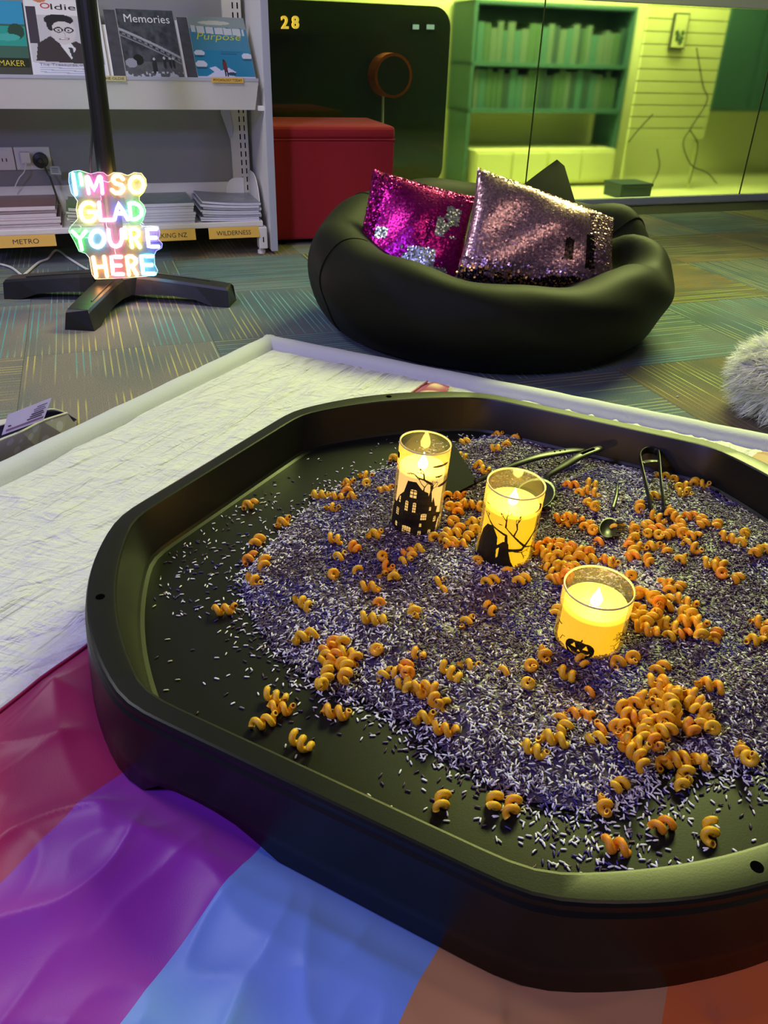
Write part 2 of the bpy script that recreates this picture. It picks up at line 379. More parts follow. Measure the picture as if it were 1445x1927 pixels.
# bookcase with teal boards
ba, bz0 = gpx(880, 205, .72); bb, bz1 = gpx(1196, 50, .72)
bc = empty('bookcase', W((ba+bb)/2, GO+.85, 0), 'long teal bookcase beyond the glass, left of the slatted panel', 'bookcase')
v, f = wbox((ba, GO+1.0, bz0-.02), (bb, GO+1.03, bz1+.1)); obj('back', v, f, 'teal_board', bc)
for z in (bz0-.02, (bz0+bz1)/2+.0, bz1+.08):
    v, f = wbox((ba, GO+.72, z), (bb, GO+1.0, z+.02)); obj('shelf', v, f, 'teal_board', bc)
for s in (ba, bb-.02):
    v, f = wbox((s, GO+.72, 0), (s+.02, GO+1.0, bz1+.1)); obj('side', v, f, 'teal_board', bc)
bcol = [('spine_teal', (.05, .15, .16)), ('spine_dark', (.03, .07, .08)), ('spine_grey', (.10, .16, .15)), ('spine_green', (.06, .13, .09))]
for n_, c_ in bcol: mat(n_, c_, .5)
rb = random.Random(3)
_u = ['first', 'second', 'third', 'fourth', 'fifth', 'sixth', 'seventh', 'eighth', 'ninth']; ORDW = _u+['tenth', 'eleventh', 'twelfth', 'thirteenth', 'fourteenth', 'fifteenth', 'sixteenth', 'seventeenth', 'eighteenth', 'nineteenth', 'twentieth']+['twenty-'+q_ for q_ in _u]+['thirtieth']
for row, z in enumerate((bz0, (bz0+bz1)/2+.02)):
    s = ba+.04; k = 0
    while s < bb-.07:
        w_ = rb.uniform(.025, .05); h_ = rb.uniform(.17, .24) if row == 0 else rb.uniform(.15, .2); h_ = min(h_, (bz1-bz0)/2-.01)
        v, f = wbox((s, GO+.75, z), (s+w_-.002, GO+.93, z+h_), .002)
        tag(obj('book', v, f, bcol[rb.randrange(4)][0], origin=W(s, GO+.8, z)), (ORDW[k]+' dim book from the left on the '+('lower' if row == 0 else 'upper')+' teal shelf'), 'book', ('books on the lower teal shelf' if row == 0 else 'books on the upper teal shelf'))
        s += w_; k += 1
# slatted display panel
sa, sz0 = gpx(1180, 262, .45); sb, sz1 = gpx(1322, 262, .45); zt_ = 1.25
sp = empty('slat_panel', W((sa+sb)/2, GO+.47, 0), 'cream slatted display panel standing beyond the glass', 'display panel')
nsl = 15; hs = .062
v, f = wbox((sa+.01, GO+.462, sz0), (sb-.01, GO+.48, sz0+nsl*hs)); obj('backing', v, f, 'frame_dark', sp)
for a_ in (sa+.012, sb-.027):
    v, f = wbox((a_, GO+.465, 0), (a_+.015, GO+.478, sz0+.01)); obj('leg', v, f, 'cream_board', sp)
for k in range(nsl):
    v, f = wbox((sa, GO+.445, sz0+k*hs), (sb, GO+.463, sz0+(k+1)*hs-.005), .001); obj('slat', v, f, 'cream_board', sp)
# framed flower picture on the slats
s, z = gpx(1258, 92, .43); s2, z2 = gpx(1298, 25, .43)
pf = empty('picture_frame', W((s+s2)/2, GO+.43, z), 'small flower picture hanging on the slatted panel', 'picture')
v, f = wbox((s, GO+.425, z), (s2, GO+.444, z2)); obj('frame', v, f, 'frame_dark', pf)
v, f = wbox((s+.008, GO+.422, z+.008), (s2-.008, GO+.4255, z2-.008)); obj('print', v, f, 'cream_board', pf)
for k in range(6):
    cx = s+.02+(s2-s-.04)*rb.random(); cz = z+.02+(z2-z-.04)*rb.random()
    v, f = extrude_poly([(cx+.014*math.cos(a)*(1+.3*math.cos(5*a)), cz+.014*math.sin(a)*(1+.3*math.cos(5*a))) for a in np.linspace(0, 2*math.pi, 20, endpoint=False)], (W(0, GO+.4215, 0), TS, TZ), -.0005)
    obj('flower', v, f, 'spine_green', pf)
# second teal cupboard right of the slats
ca, cz0 = gpx(1338, 210, .74); cb_, _ = gpx(1425, 210, .74)
cu = empty('cupboard', W((ca+cb_)/2, GO+.9, 0), 'teal wall cupboard beyond the glass, right of the slatted panel', 'cupboard')
v, f = wbox((ca, GO+.78, cz0), (cb_+.25, GO+1.04, 1.3), .004); obj('body', v, f, 'teal_board', cu)
for k in range(2):
    a_ = ca+.01+k*(cb_+.25-ca)/2; v, f = wbox((a_, GO+.765, cz0+.01), (a_+(cb_+.25-ca)/2-.02, GO+.781, 1.29), .003); obj('door', v, f, 'teal_board', cu)
# low cream cabinets along the far wall
la, lz = gpx(900, 285, .62); lb, _ = gpx(1165, 285, .62)
lc_ = empty('low_cabinet', W((la+lb)/2, GO+.8, 0), 'long low cream cabinet beyond the glass below the bookcase', 'cabinet')
v, f = wbox((la, GO+.66, .02), (lb, GO+1.0, lz), .004); obj('body', v, f, 'cream_board', lc_)
for k in range(4):
    a_ = la+.008+k*(lb-la)/4; v, f = wbox((a_, GO+.645, .04), (a_+(lb-la)/4-.016, GO+.661, lz-.015), .003); obj('door', v, f, 'cream_board', lc_)
# cables and boxes on the far floor
cable_px = [([(1310, 90), (1322, 160), (1330, 190), (1300, 240), (1285, 270), (1300, 310), (1330, 325), (1348, 345)], 'dark cable curling down the bright panel beside the slats'),
            ([(1298, 245), (1312, 270), (1308, 300), (1296, 345)], 'thin dark cable hanging by the slatted panel'),
            ([(1228, 215), (1200, 245), (1182, 268)], 'short dark cable draped across the slat bottom'),
            ([(1236, 280), (1240, 315), (1225, 350)], 'fine dark cable bent above the navy box')]
for pts, lb_ in cable_px:
    P = smooth_path([W(*[gpx(x, y, .4)[0], GO+.4, gpx(x, y, .4)[1]]) for x, y in pts]); v, f = tube(P, .0035, 6)
    tag(obj('wall_cable', v, f, 'frame_dark', origin=P[-1]), lb_, 'cable')
s, z = gpx(1165, 378, .18); s2, _ = gpx(1222, 378, .18)
nb = empty('floor_box', W((s+s2)/2, GO+.25, 0), 'navy box on the floor just beyond the glass', 'box')
v, f = wbox((s, GO+.18, 0), (s2, GO+.36, .075), .006); obj('body', v, f, 'navy_plastic', nb)
v, f = wbox((s-.004, GO+.175, .062), (s2+.004, GO+.365, .08), .004); obj('lid', v, f, 'navy_plastic', nb)

# ================================================================== MAGAZINE SHELF
sh = empty('magazine_shelf', W(-.5, .15, 0), 'white metal library shelf with a sloping magazine display', 'shelf')
v, f = wbox((-1.35, .30, .05), (-.02, .325, 1.3)); obj('back_panel', v, f, 'grey_panel', sh)
v, f = wbox((-.008, 0, .012), (.018, .36, 1.35), .003); ep = obj('end_panel', v, f, 'white_metal', sh)
v, f = wbox((-.008, -.004, .012), (.018, .004, 1.35), .001); obj('edge_strip', v, f, 'rail_grey', ep)
# slotted rail
rs0, _ = shelf_px(443, 250, .285); rs1, _ = shelf_px(466, 250, .285)
v, f = wbox((rs0-.022, .28, .06), (rs1, .30, 1.3), .002); rl = obj('slotted_rail', v, f, 'rail_cream', sh)
slots = []
for k in range(34):
    for q in (.35, .72):
        sc_ = rs0+(rs1-rs0)*q; slots.append(wbox((sc_-.0022, .2788, .17+k*.032), (sc_+.0022, .2805, .19+k*.032)))
v, f = join(*slots); tag(obj('slots', v, f, 'hole_black', rl), kind='stuff')
# lower shelf
v, f = wbox((-1.35, .012, .107), (-.035, .30, .127), .003); lo = obj('lower_shelf', v, f, 'white_metal', sh)
v, f = wbox((-1.35, .285, .127), (-.10, .298, .235)); obj('rear_upstand', v, f, 'white_metal', lo)
v, f = wbox((-1.35, .26, .01), (-.10, .28, .105)); obj('kick_board', v, f, 'kick_brown', sh)
# foot bracket
v, f = wbox((-.056, .0, .022), (-.022, .05, .105), .004); fb = obj('foot_bracket', v, f, 'white_metal', sh)
v, f = wbox((-.041, -.0012, .048), (-.037, .001, .068)); obj('slot', v, f, 'hole_black', fb)
v, f = extrude_poly([(.05, .03), (.30, .085), (.30, .105), (.05, .105)], (W(-.04, 0, 0), TN, TZ), .012); obj('web', v, f, 'white_metal', fb)
r_ = lambda zz, rad: np.array([W(-.043+rad*math.cos(a), .03+rad*math.sin(a), zz) for a in np.linspace(0, 2*math.pi, 16, endpoint=False)])
v, f = loft([r_(0, .016), r_(.012, .016), r_(.014, .010), r_(.024, .010)]); obj('levelling_foot', v, f, 'white_metal', fb)
# end supports beside the stacks
def rounded_leaf(w, h, r, n=8): return [(0, 0), (w, 0)]+[(w-r+r*math.cos(a), h-r+r*math.sin(a)) for a in np.linspace(0, math.pi/2, n)]+[(0, h)]
v, f = extrude_poly([(x, y) for x, y in rounded_leaf(.20, .155, .12)], (W(-.03, .275, .127), -TN, TZ), .003); obj('side_support', v, f, 'white_metal', sh)
v, f = extrude_poly([(x, y) for x, y in rounded_leaf(.075, .125, .045)], (W(rs0+.02, .274, .127), -TS, TZ), .003); obj('rear_support', v, f, 'white_metal', sh)
v, f = extrude_poly([(0, 0), (.03, 0), (.045, -.09), (.035, -.12), (.028, -.12), (0, -.03)], (W(rs0-.055, .275, .52), TS, TZ), .004); obj('bracket', v, f, 'rail_grey', sh)
# display shelf
ds0, ds1 = -1.35, -.028
v, f = loft([np.array([W(ds0, 0, .612), W(ds1, 0, .612), W(ds1-.012, .028, .518), W(ds0, .028, .518)]), np.array([W(ds0, .006, .612), W(ds1, .006, .612), W(ds1-.012, .034, .518), W(ds0, .034, .518)])])
dsf = obj('display_front', v, f, 'white_metal', sh)
LEAN = math.radians(44); EU = TN*math.sin(LEAN)+TZ*math.cos(LEAN); EN = np.cross(TS, EU)     # EN points to the reader
P0 = W(0, .03, .606)
v, f = loft([np.array([P0+TS*ds0, P0+TS*ds1, P0+TS*ds1+EU*.235, P0+TS*ds0+EU*.235]), np.array([P0+TS*ds0-EN*.006, P0+TS*ds1-EN*.006, P0+TS*ds1+EU*.235-EN*.006, P0+TS*ds0+EU*.235-EN*.006])])
obj('slope', v, f, 'white_metal', sh)
v, f = wbox((ds0, .004, .600), (ds1, .05, .608)); obj('ledge', v, f, 'white_metal', sh)
v, f = wbox((ds0, -.002, .612), (ds1, .003, .622)); obj('lip', v, f, 'rail_grey', dsf)
v, f = wbox((-.03, .02, .515), (-.008, .09, .532), .002); obj('end_clip', v, f, 'white_metal', sh)

def print_mesh(img, o, ea, eb, w, h, bend=0.0):
    """flat colour print: one small face per printed cell"""
    ny, nx, _ = img.shape
    def fn(u, v): return np.array(o)+np.outer(u*w, ea)+np.outer(v*h, eb)+np.outer(bend*np.sin(v*math.pi)*np.ones_like(u), np.cross(ea, eb))
    V, F_ = grid(nx+1, ny+1, fn); cols = img[::-1].transpose(1, 0, 2).reshape(-1, 3)
    return V, F_, cols
def canvas(nx, ny, c): im = np.ones((ny, nx, 3)); im[:] = c; Y, X = np.mgrid[0:ny, 0:nx]; return im, (X+.5)/nx, (Y+.5)/ny
def poly_mask(X, Y, P):
    P = np.asarray(P, float); m_ = np.zeros(X.shape, bool); j = len(P)-1
    for i in range(len(P)):
        (x0, y0), (x1, y1) = P[i], P[j]
        c = ((y0 > Y) != (y1 > Y)) & (X < (x1-x0)*(Y-y0)/((y1-y0)+1e-12)+x0); m_ ^= c; j = i
    return m_
def seg_mask(X, Y, a, b, r0, r1=None, asp=1.0):
    r1 = r0 if r1 is None else r1
    dx, dy = (b[0]-a[0])*asp, b[1]-a[1]; px, py = (X-a[0])*asp, Y-a[1]; L2 = dx*dx+dy*dy+1e-12
    t_ = np.clip((px*dx+py*dy)/L2, 0, 1); return np.hypot(px-t_*dx, py-t_*dy) < r0+(r1-r0)*t_
ell = lambda X, Y, cx, cy, rx, ry: ((X-cx)/rx)**2+((Y-cy)/ry)**2 < 1
NX, NY = 84, 112
def cover_maker():
    im, X, Y = canvas(NX, NY, (.04, .28, .50)); im[Y > .32] = (.05, .12, .09)
    im[(Y > .35) & (Y < .62)] = (.03, .30, .26); im[ell(X, Y, .85, .42, .13, .11)] = (.03, .07, .05); im[ell(X, Y, .7, .50, .2, .05)] = (.06, .38, .34)
    im[(X < .55) & (Y < .34)] = (.62, .42, .05); im[ell(X, Y, .2, .2, .2, .06)] = (.25, .20, .05); im[Y > .78] = (.02, .025, .015); im[(Y > .9)] = (.06, .06, .05); return im
def cover_portrait():
    im, X, Y = canvas(NX, NY, (.52, .50, .55)); im[Y < .22] = (.72, .70, .74)
    im[(X > .78) & (Y > .2)] = (.30, .29, .33); im[(X < .13) & (Y > .12) & (Y < .6)] = (.06, .05, .07)
    im[poly_mask(X, Y, [(.05, .82), (.10, .60), (.28, .50), (.45, .62), (.62, .56), (.80, .66), (.86, .86)])] = (.055, .045, .05)
    im[poly_mask(X, Y, [(.34, .52), (.52, .80), (.60, .66), (.52, .56)])] = (.70, .69, .74)
    im[poly_mask(X, Y, [(.50, .64), (.55, .64), (.60, .84), (.55, .84)])] = (.05, .05, .06)
    im[ell(X, Y, .46, .42, .17, .185)] = (.60, .57, .60); im[ell(X, Y, .42, .285, .20, .075)] = (.03, .03, .035); im[ell(X, Y, .30, .34, .05, .09)] = (.03, .03, .035); im[ell(X, Y, .46, .40, .145, .10)] = (.62, .59, .62)
    for cx in (.40, .54):
        m1 = ell(X, Y, cx, .415, .065, .038); m2 = ell(X, Y, cx, .418, .045, .024); im[m1 & ~m2] = (.03, .03, .04); im[ell(X, Y, cx, .418, .014, .010)] = (.05, .05, .06)
    im[seg_mask(X, Y, (.29, .40), (.35, .41), .008)] = (.03, .03, .04); im[seg_mask(X, Y, (.47, .44), (.485, .49), .008)] = (.45, .42, .45)
    im[seg_mask(X, Y, (.40, .535), (.53, .53), .010)] = (.25, .18, .2); im[seg_mask(X, Y, (.42, .532), (.51, .53), .004)] = (.85, .84, .85)
    im[Y > .84+.05*np.sin(X*3)] = (.66, .66, .76)
    for k in range(3): im[(np.abs(Y-(.90+.03*k)-.03*X) < .005) & (X > .08) & (X < .9-.1*k)] = (.35, .38, .55)
    im[ell(X, Y, .2, .03, .08, .03)] = (.55, .2, .12); im[(X > .97)] = (.75, .75, .78); return im
def cover_memories():
    im, X, Y = canvas(NX, NY, (.05, .055, .065)); n = fbm(np.stack([X.ravel(), Y.ravel()], 1), 14, 4, 5).reshape(X.shape)
    im *= (.3+1.9*n)[..., None]
    d = Y-(.30+.35*X+.06*X*X); im[(np.abs(d) < .02)] = (.34, .35, .40); im[(d > .03) & (d < .065)] = (.20, .20, .23); im[(d > .035) & (d < .06) & (np.sin(X*70) > .2)] = (.02, .02, .025)
    im[(d > .08) & (d < .10)] = (.25, .26, .30)
    im[(Y > .78)] = im[(Y > .78)]*.9+.05
    for cx, cy, h_ in ((.52, .86, .2), (.70, .80, .13), (.80, .80, .12), (.86, .80, .12)):
        im[ell(X, Y, cx, cy, .045 if h_ > .15 else .025, h_*.6)] = (.03, .03, .035); im[ell(X, Y, cx, cy-h_*.62, .022, .02)] = (.45, .45, .48)
    im[ell(X, Y, .25, .75, .09, .08)] = (.02, .02, .02); im[(Y > .92) & (n > .5)] = (.45, .47, .55); im[ell(X, Y, .12, .80, .1, .07)] = (.30, .31, .38); return im
def cover_purpose():
    im, X, Y = canvas(NX, NY, (.05, .20, .30)); im[Y > .55] = (.02, .19, .33)
    n = fbm(np.stack([X.ravel(), Y.ravel()], 1), 9, 3, 9).reshape(X.shape)
    im[(Y < .14+.1*n)] = (.22, .28, .27); im[ell(X, Y, .45, .10, .28, .035)] = (.45, .48, .40)
    im[(np.abs(Y-(.19+.06*np.sqrt(X))) < .055) & (np.sin(X*40) > -.93) & (X > .03) & (X < .95)] = (.48, .51, .53)
    for cx, cy, rx, ry in ((.10, .60, .09, .05), (.92, .64, .09, .055), (.10, .78, .10, .06)): im[ell(X, Y, cx, cy, rx, ry)] = (.50, .54, .62); im[ell(X, Y, cx, cy+ry, rx, ry*.35)] = (.02, .09, .15)
    im[poly_mask(X, Y, [(.15, .98), (.30, .90), (.22, .84), (.34, .81), (.42, .88), (.56, .83), (.68, .90), (.60, .95), (.7, 1.0), (.2, 1.0)])] = (.55, .56, .72)
    im[ell(X, Y, .60, .93, .07, .03)] = (.02, .06, .10); im[(Y > .97)] = (.5, .5, .66)
    im[ell(X, Y, .50, .80, .038, .10)] = (.13, .03, .035); im[ell(X, Y, .49, .715, .02, .022)] = (.03, .02, .02); im[seg_mask(X, Y, (.485, .88), (.485, .96), .012)] = (.03, .02, .03); im[seg_mask(X, Y, (.525, .88), (.525, .96), .012)] = (.03, .02, .03)
    for k in range(2): im[(np.abs(Y-(.575+.035*k)) < .008) & (X > .48) & (X < .85-.1*k)] = (.02, .10, .18)
    return im
mat('cover_dim', (.07, .07, .085), .4, var=.5, vscale=30); mat('cover_side', (.62, .62, .66), .5)
mat('title_red', (.55, .03, .04), .5); mat('title_black', (.02, .02, .02), .5); mat('title_white', (.70, .70, .74), .5); mat('title_lime', (.45, .50, .06), .5); mat('title_yellow', (.60, .50, .05), .5); mat('title_blue', (.18, .22, .45), .5)
def display_magazine(x0, x1, length, imgf, label, back=0.0, lift=0.0, texts=(), plain='cover_dim'):
    a, _ = shelf_px(x0, 142, .035); b_, _ = shelf_px(x1, 142, .035); w = b_-a
    o = P0+TS*a+EN*(.004+back)+EU*(.006+lift); base = o+TS*w/2
    r = empty('magazine', base, label, 'magazine', 'magazines on the sloping display')
    q = [o, o+TS*w, o+TS*w+EU*length, o+EU*length]
    v, f = loft([np.array(q), np.array([p+EN*.006 for p in q])]); obj('pages', v, f, 'paper', r)
    if imgf is None:
        qq = [p+EN*.0062 for p in q]; v, f = loft([np.array(qq), np.array([p+EN*.0004 for p in qq])]); obj('cover', v, f, plain, r)
    else:
        v, f, c = print_mesh(imgf(), o+EN*.0062, TS, EU, w, length); cv = obj('cover', v, f, 'print', r, cols=c)
        for (s_, ux, uy, tw, th, mt_, sh_) in texts: text_on(s_, 'lettering', o+EN*.0064+TS*w*ux+EU*length*uy, TS, EU, w*tw, length*th, mt_, cv, .0006, 0.0, sh_)
    return r
display_magazine(-62, 60, .30, cover_maker, 'blue and yellow magazine at the left end of the sloping display', .004, 0, [('MAKER', .52, .115, .40, .075, 'title_yellow', 0)])
display_magazine(47, 62, .30, None, 'dark magazine standing behind the blue one at the display end', -.003)
display_magazine(63, 190, .315, None, 'pale magazine standing just behind the portrait magazine', -.003, .004, (), 'cover_side')
display_magazine(66, 206, .315, cover_portrait, 'white magazine with a black and white portrait of a man in glasses', .004, .002,
    [('O', .20, .86, .13, .075, 'title_red', 0), ('ldie', .34, .85, .34, .075, 'title_black', 0), ('The Treasures of Peru', .08, .115, .78, .035, 'title_blue', 0)])
display_magazine(214, 236, .285, None, 'thin grey magazine peeking out left of the railway cover', -.002)
display_magazine(238, 346, .285, cover_memories, 'dark magazine titled Memories with a railway viaduct photograph', .004, 0, [('Memories', .12, .80, .80, .12, 'title_white', 0)])
display_magazine(336, 360, .25, None, 'thin pale magazine between the Memories and Purpose magazines', -.002, 0, (), 'cover_side')
display_magazine(352, 372, .262, None, 'dark thin magazine showing at the left of the Purpose magazine', .0)
display_magazine(372, 480, .265, cover_purpose, 'teal magazine titled Purpose with a figure on an ice floe', .004, 0, [('Purpose', .10, .58, .78, .15, 'title_lime', .25)])
# small name strips on the lip
for x0, x1, tx, lb in ((190, 237, 'THE OLDIE', 'small pale name strip on the display lip behind the pole'), (398, 458, 'PSYCHOLOGY TODAY', 'small tan name strip on the display lip below the Purpose magazine')):
    a, z0 = shelf_px(x0, 147, -.004); b_, _ = shelf_px(x1, 147, -.004)
    r = empty('name_strip', W((a+b_)/2, -.004, .608), lb, 'label', 'name strips on the display lip')
    v, f = wbox((a, -.005, .607), (b_, -.003, .623)); obj('strip', v, f, 'label_pale' if x0 < 300 else 'label_yellow', r)
    text_on(tx, 'lettering', W(a+.006, -.005, .611), TS, TZ, (b_-a)-.012, .008, 'ink', r)

# yellow shelf labels
def shelf_label(x0, x1, txt, t0, t1, label):
    a, _ = shelf_px(x0, 440, 0); b_, _ = shelf_px(x1, 440, 0); n_ = np.cross(TS, TZ)
    r = empty('shelf_label', W((a+b_)/2, 0, .07), label, 'label', 'yellow title labels on the lower shelf edge')
    v, f = loft([np.array([W(a, -.004, .069), W(b_, -.004, .069), W(b_, .004, .109), W(a, .004, .109)]), np.array([W(a, -.001, .069), W(b_, -.001, .069), W(b_, .007, .109), W(a, .007, .109)])]); obj('plate', v, f, 'label_yellow', r)
    eb = np.array(W(0, .004, .109)-W(0, -.004, .069)); eb /= np.linalg.norm(eb)
    text_on(txt, 'lettering', W(a+(b_-a)*t0, -.004, .069)+eb*.0115, TS, eb, (b_-a)*(t1-t0), .0165, 'ink', r, .0006, 0.0)
shelf_label(-40, 103, 'METRO', .42, .77, 'yellow lettered shelf label under the leftmost magazine stack')
shelf_label(258, 368, 'WALKING NZ', .15, .85, 'yellow lettered shelf label partly hidden by the neon sign')
shelf_label(393, 488, 'WILDERNESS', .15, .83, 'yellow lettered shelf label at the right end by the shelf foot')
# stacks of magazines lying flat
for n_, c_ in (('cover_brown', (.17, .085, .075)), ('cover_slate', (.20, .21, .25)), ('cover_teal', (.12, .17, .17)), ('cover_green', (.10, .20, .05)), ('pages_pink', (.74, .66, .70)), ('pages_lilac', (.66, .66, .80)), ('pages_cream', (.70, .70, .55))): mat(n_, c_, .35 if 'cover' in n_ else .7, var=.5 if 'cover' in n_ else .08, vscale=25)
def flat_stack(x0, x1, n, th, cover, pages, where, bend=0.0, seed=0, depth=.27):
    r = random.Random(seed); z = .1275; a, _ = shelf_px(x0, 415, .02); b_, _ = shelf_px(x1, 415, .02); prevds = 0
    for k in range(n):
        t_ = th*r.uniform(.75, 1.25); ds_ = r.uniform(-.008, .008); dd = r.uniform(0, .012); top = k == n-1
        def ringf(o_, z0):
            u = np.linspace(0, 1, 13); bz = bend*((1-u)**2.2)*(.35+.65*k/n)
            return np.concatenate([np.array([W(a+ds_+(b_-a)*uu, o_, z0+q) for uu, q in zip(u, bz)]), np.array([W(a+ds_+(b_-a)*uu, o_, z0+t_+q) for uu, q in zip(u[::-1], bz[::-1])])])
        v, f = loft([ringf(.016+dd, z), ringf(.016+dd+depth*.5, z), ringf(.016+dd+depth-.01, z)])
        fm = []
        for ff in f:
            q = np.array([v[i] for i in ff]); nn = np.cross(q[1]-q[0], q[2]-q[0]); fm.append(1 if len(ff) == 4 and abs(nn[2]) > .7*np.linalg.norm(nn) else 0)
        lb_ = ('topmost magazine of the stack '+where) if top else (['bottom', 'second from bottom', 'third from bottom', 'fourth from bottom', 'fifth from bottom', 'sixth from bottom', 'seventh from bottom'][k]+' magazine of the stack '+where)
        tag(obj('magazine', v, f, None, origin=W((a+b_)/2, .15, z), mats=[pages, cover], fm=fm), lb_, 'magazine', 'magazine stack '+where)
        z += t_+.0006
flat_stack(-60, 112, 7, .0105, 'cover_brown', 'pages_pink', 'at the left end of the lower shelf', seed=1)
flat_stack(128, 240, 6, .0085, 'cover_green', 'pages_cream', 'behind the neon sign', .012, seed=2)
flat_stack(262, 366, 7, .0105, 'cover_teal', 'pages_lilac', 'just right of the neon sign', seed=3)
flat_stack(382, 491, 8, .0075, 'cover_slate', 'pages_lilac', 'at the right end of the lower shelf', .014, seed=4)

# power outlets on the back panel
def outlet(x0, x1, label):
    a, z0 = shelf_px(x0, 319, .298); b_, z1 = shelf_px(x1, 278, .298)
    a, _ = shelf_px(x0, 300, .298); b_, _ = shelf_px(x1, 300, .298); z0 = .292; z1 = .372
    r = empty('power_outlet', W((a+b_)/2, .298, z0), label, 'outlet', 'wall power outlets')
    v, f = wbox((a, .290, z0), (b_, .2995, z1), .003); obj('plate', v, f, 'plug_white', r)
    for q in (.28, .72):
        c = a+(b_-a)*q; v, f = wbox((c-.012, .2885, z1-.022), (c+.012, .2905, z1-.012), .001); obj('switch', v, f, 'cable_white', r)
        for d_ in (-.007, .007):
            v, f = wbox((c+d_-.0015, .2893, z0+.030), (c+d_+.0015, .2903, z0+.042)); obj('pin_slot', v, f, 'hole_black', r)
outlet(-40, 27, 'white double power outlet cut off by the left edge')
outlet(29, 96, 'white double power outlet with two plugs in it')
s, z = shelf_px(48, 297, .27); r = empty('power_plug', W(s, .288, z), 'white plug with a thin white cord in the outlet', 'plug')
v, f = wbox((s-.018, .262, z-.02), (s+.018, .289, z+.02), .005); obj('body', v, f, 'plug_white', r)
P = smooth_path([W(s, .262, z-.012), W(s-.012, .25, z-.045), W(*[shelf_px(36, 335, .25)[0], .25, shelf_px(36, 335, .25)[1]]), W(*[shelf_px(28, 352, .26)[0], .26, shelf_px(28, 352, .26)[1]])]); v, f = tube(P, .0022, 6); obj('cord', v, f, 'cable_white', r)
s, z = shelf_px(76, 302, .26); r = empty('power_adapter', W(s, .288, z), 'round black adapter with a tagged cord in the outlet', 'adapter')
cz = lambda o_, rad: np.array([W(s+rad*math.cos(a), o_, z+rad*math.sin(a)) for a in np.linspace(0, 2*math.pi, 24, endpoint=False)])
v, f = loft([cz(.289, .026), cz(.262, .028), cz(.250, .025), cz(.247, .010), cz(.243, .008)]); obj('body', v, f, 'matte_black', r, smooth=False)
pp = [(83, 312), (90, 326), (95, 335), (103, 358), (112, 384)]
P = smooth_path([W(shelf_px(x, y, .235)[0], .235-.006*i, shelf_px(x, y, .235-.006*i)[1]) for i, (x, y) in enumerate(pp)]); v, f = tube(P, .0035, 6); obj('cord', v, f, 'matte_black', r)
q = [shelf_px(x, y, .22) for x, y in ((93, 313), (111, 313), (116, 329), (96, 328))]
v, f = loft([np.array([W(a_, .222, b_) for a_, b_ in q]), np.array([W(a_, .2235, b_) for a_, b_ in q])]); tg = obj('tag', v, f, 'tag_clear', r)
for k in range(3):
    c0 = np.array(q[0])+(np.array(q[3])-np.array(q[0]))*(.25+.22*k); c1 = np.array(q[1])+(np.array(q[2])-np.array(q[1]))*(.25+.22*k)
    v, f = tube([W(*(c0*.85+c1*.15)[:1], .2212, (c0*.85+c1*.15)[1]), W(*(c0*.2+c1*.8)[:1], .2212, (c0*.2+c1*.8)[1])], .0008, 4); obj('print_line', v, f, 'ink', tg)
# white cord on the floor
P = smooth_path([at(-30, 490, .006), at(0, 497, .006), at(22, 504, .006), at(41, 518, .006), at(47, 516, .006), at(73, 494, .006), at(90, 487, .006), at(106, 471, .006), at(131, 487, .006), at(160, 505, .006), at(190, 520, .006)], 6)
v, f = tube(P, .0045, 6); tag(obj('extension_cord', v, f, 'cable_white', origin=P[0]*[1, 1, 0]), 'white cord zigzagging over the floor behind the stand foot', 'cord')

# ================================================================== STAND WITH NEON SIGN
ends = [at(150, 622, 0), at(438, 572, 0), at(18, 556, 0)]
A_, B_, C_ = [e[:2] for e in ends]
D_ = 2*(A_[0]*(B_[1]-C_[1])+B_[0]*(C_[1]-A_[1])+C_[0]*(A_[1]-B_[1]))
ux = ((A_@A_)*(B_[1]-C_[1])+(B_@B_)*(C_[1]-A_[1])+(C_@C_)*(A_[1]-B_[1]))/D_; uy = ((A_@A_)*(C_[0]-B_[0])+(B_@B_)*(A_[0]-C_[0])+(C_@C_)*(B_[0]-A_[0]))/D_
hub = np.array([ux, uy, 0]); print('hub', hub, [np.linalg.norm(e-hub) for e in ends], proj(hub), proj(hub+[0, 0, .1]))
hub = at(226, 526, .06)*[1, 1, 0]; print('hub2', hub, [np.linalg.norm(e-hub) for e in ends])
st = empty('banner_stand', hub, 'black post on a wide three-legged plastic foot', 'stand')
for e in ends:
    d = e-hub; L_ = np.linalg.norm(d); d /= L_; n_ = np.array([-d[1], d[0], 0]); rings = []
    for t_ in (0, .15, .32, .5, .7, .86, .97, 1.0):
        top = .088-.030*t_**1.3; bot = 0 if t_ > .84 else .030*math.sin(min(1, (t_+.12)/.96*1.0)*math.pi)**.5
        wt = .034-.004*t_+(.030*(1-t_/.2) if t_ < .2 else 0); wb = wt+.014; e_ = .010 if t_ == 1.0 else 0
        c = hub+d*L_*t_
        rings.append(np.array([c-n_*wb+TZ*bot, c+n_*wb+TZ*bot, c+n_*(wt+.004)+TZ*(top-.008)-d*e_*.3, c+n_*wt+TZ*top-d*e_, c-n_*wt+TZ*top-d*e_, c-n_*(wt+.004)+TZ*(top-.008)-d*e_*.3]))
    v, f = loft(rings); arm = obj('leg', v, f, 'matte_black', st)
    c = hub+d*L_*.84; cc = np.array([c+n_*a_*.022+d*b_*.006 for a_, b_ in ((-1, -1), (1, -1), (1, 1), (-1, 1))])
    v, f = loft([cc+TZ*.0615, cc+TZ*.0635]); obj('slot', v, f, 'hole_black', arm)
    path = [hub+d*L_*q_+TZ*(.088-.030*q_**1.3+.0015)+n_*.018 for q_ in np.linspace(.2, .8, 8)]; v, f = tube(path, .002, 6); obj('rib', v, f, 'matte_black', arm)
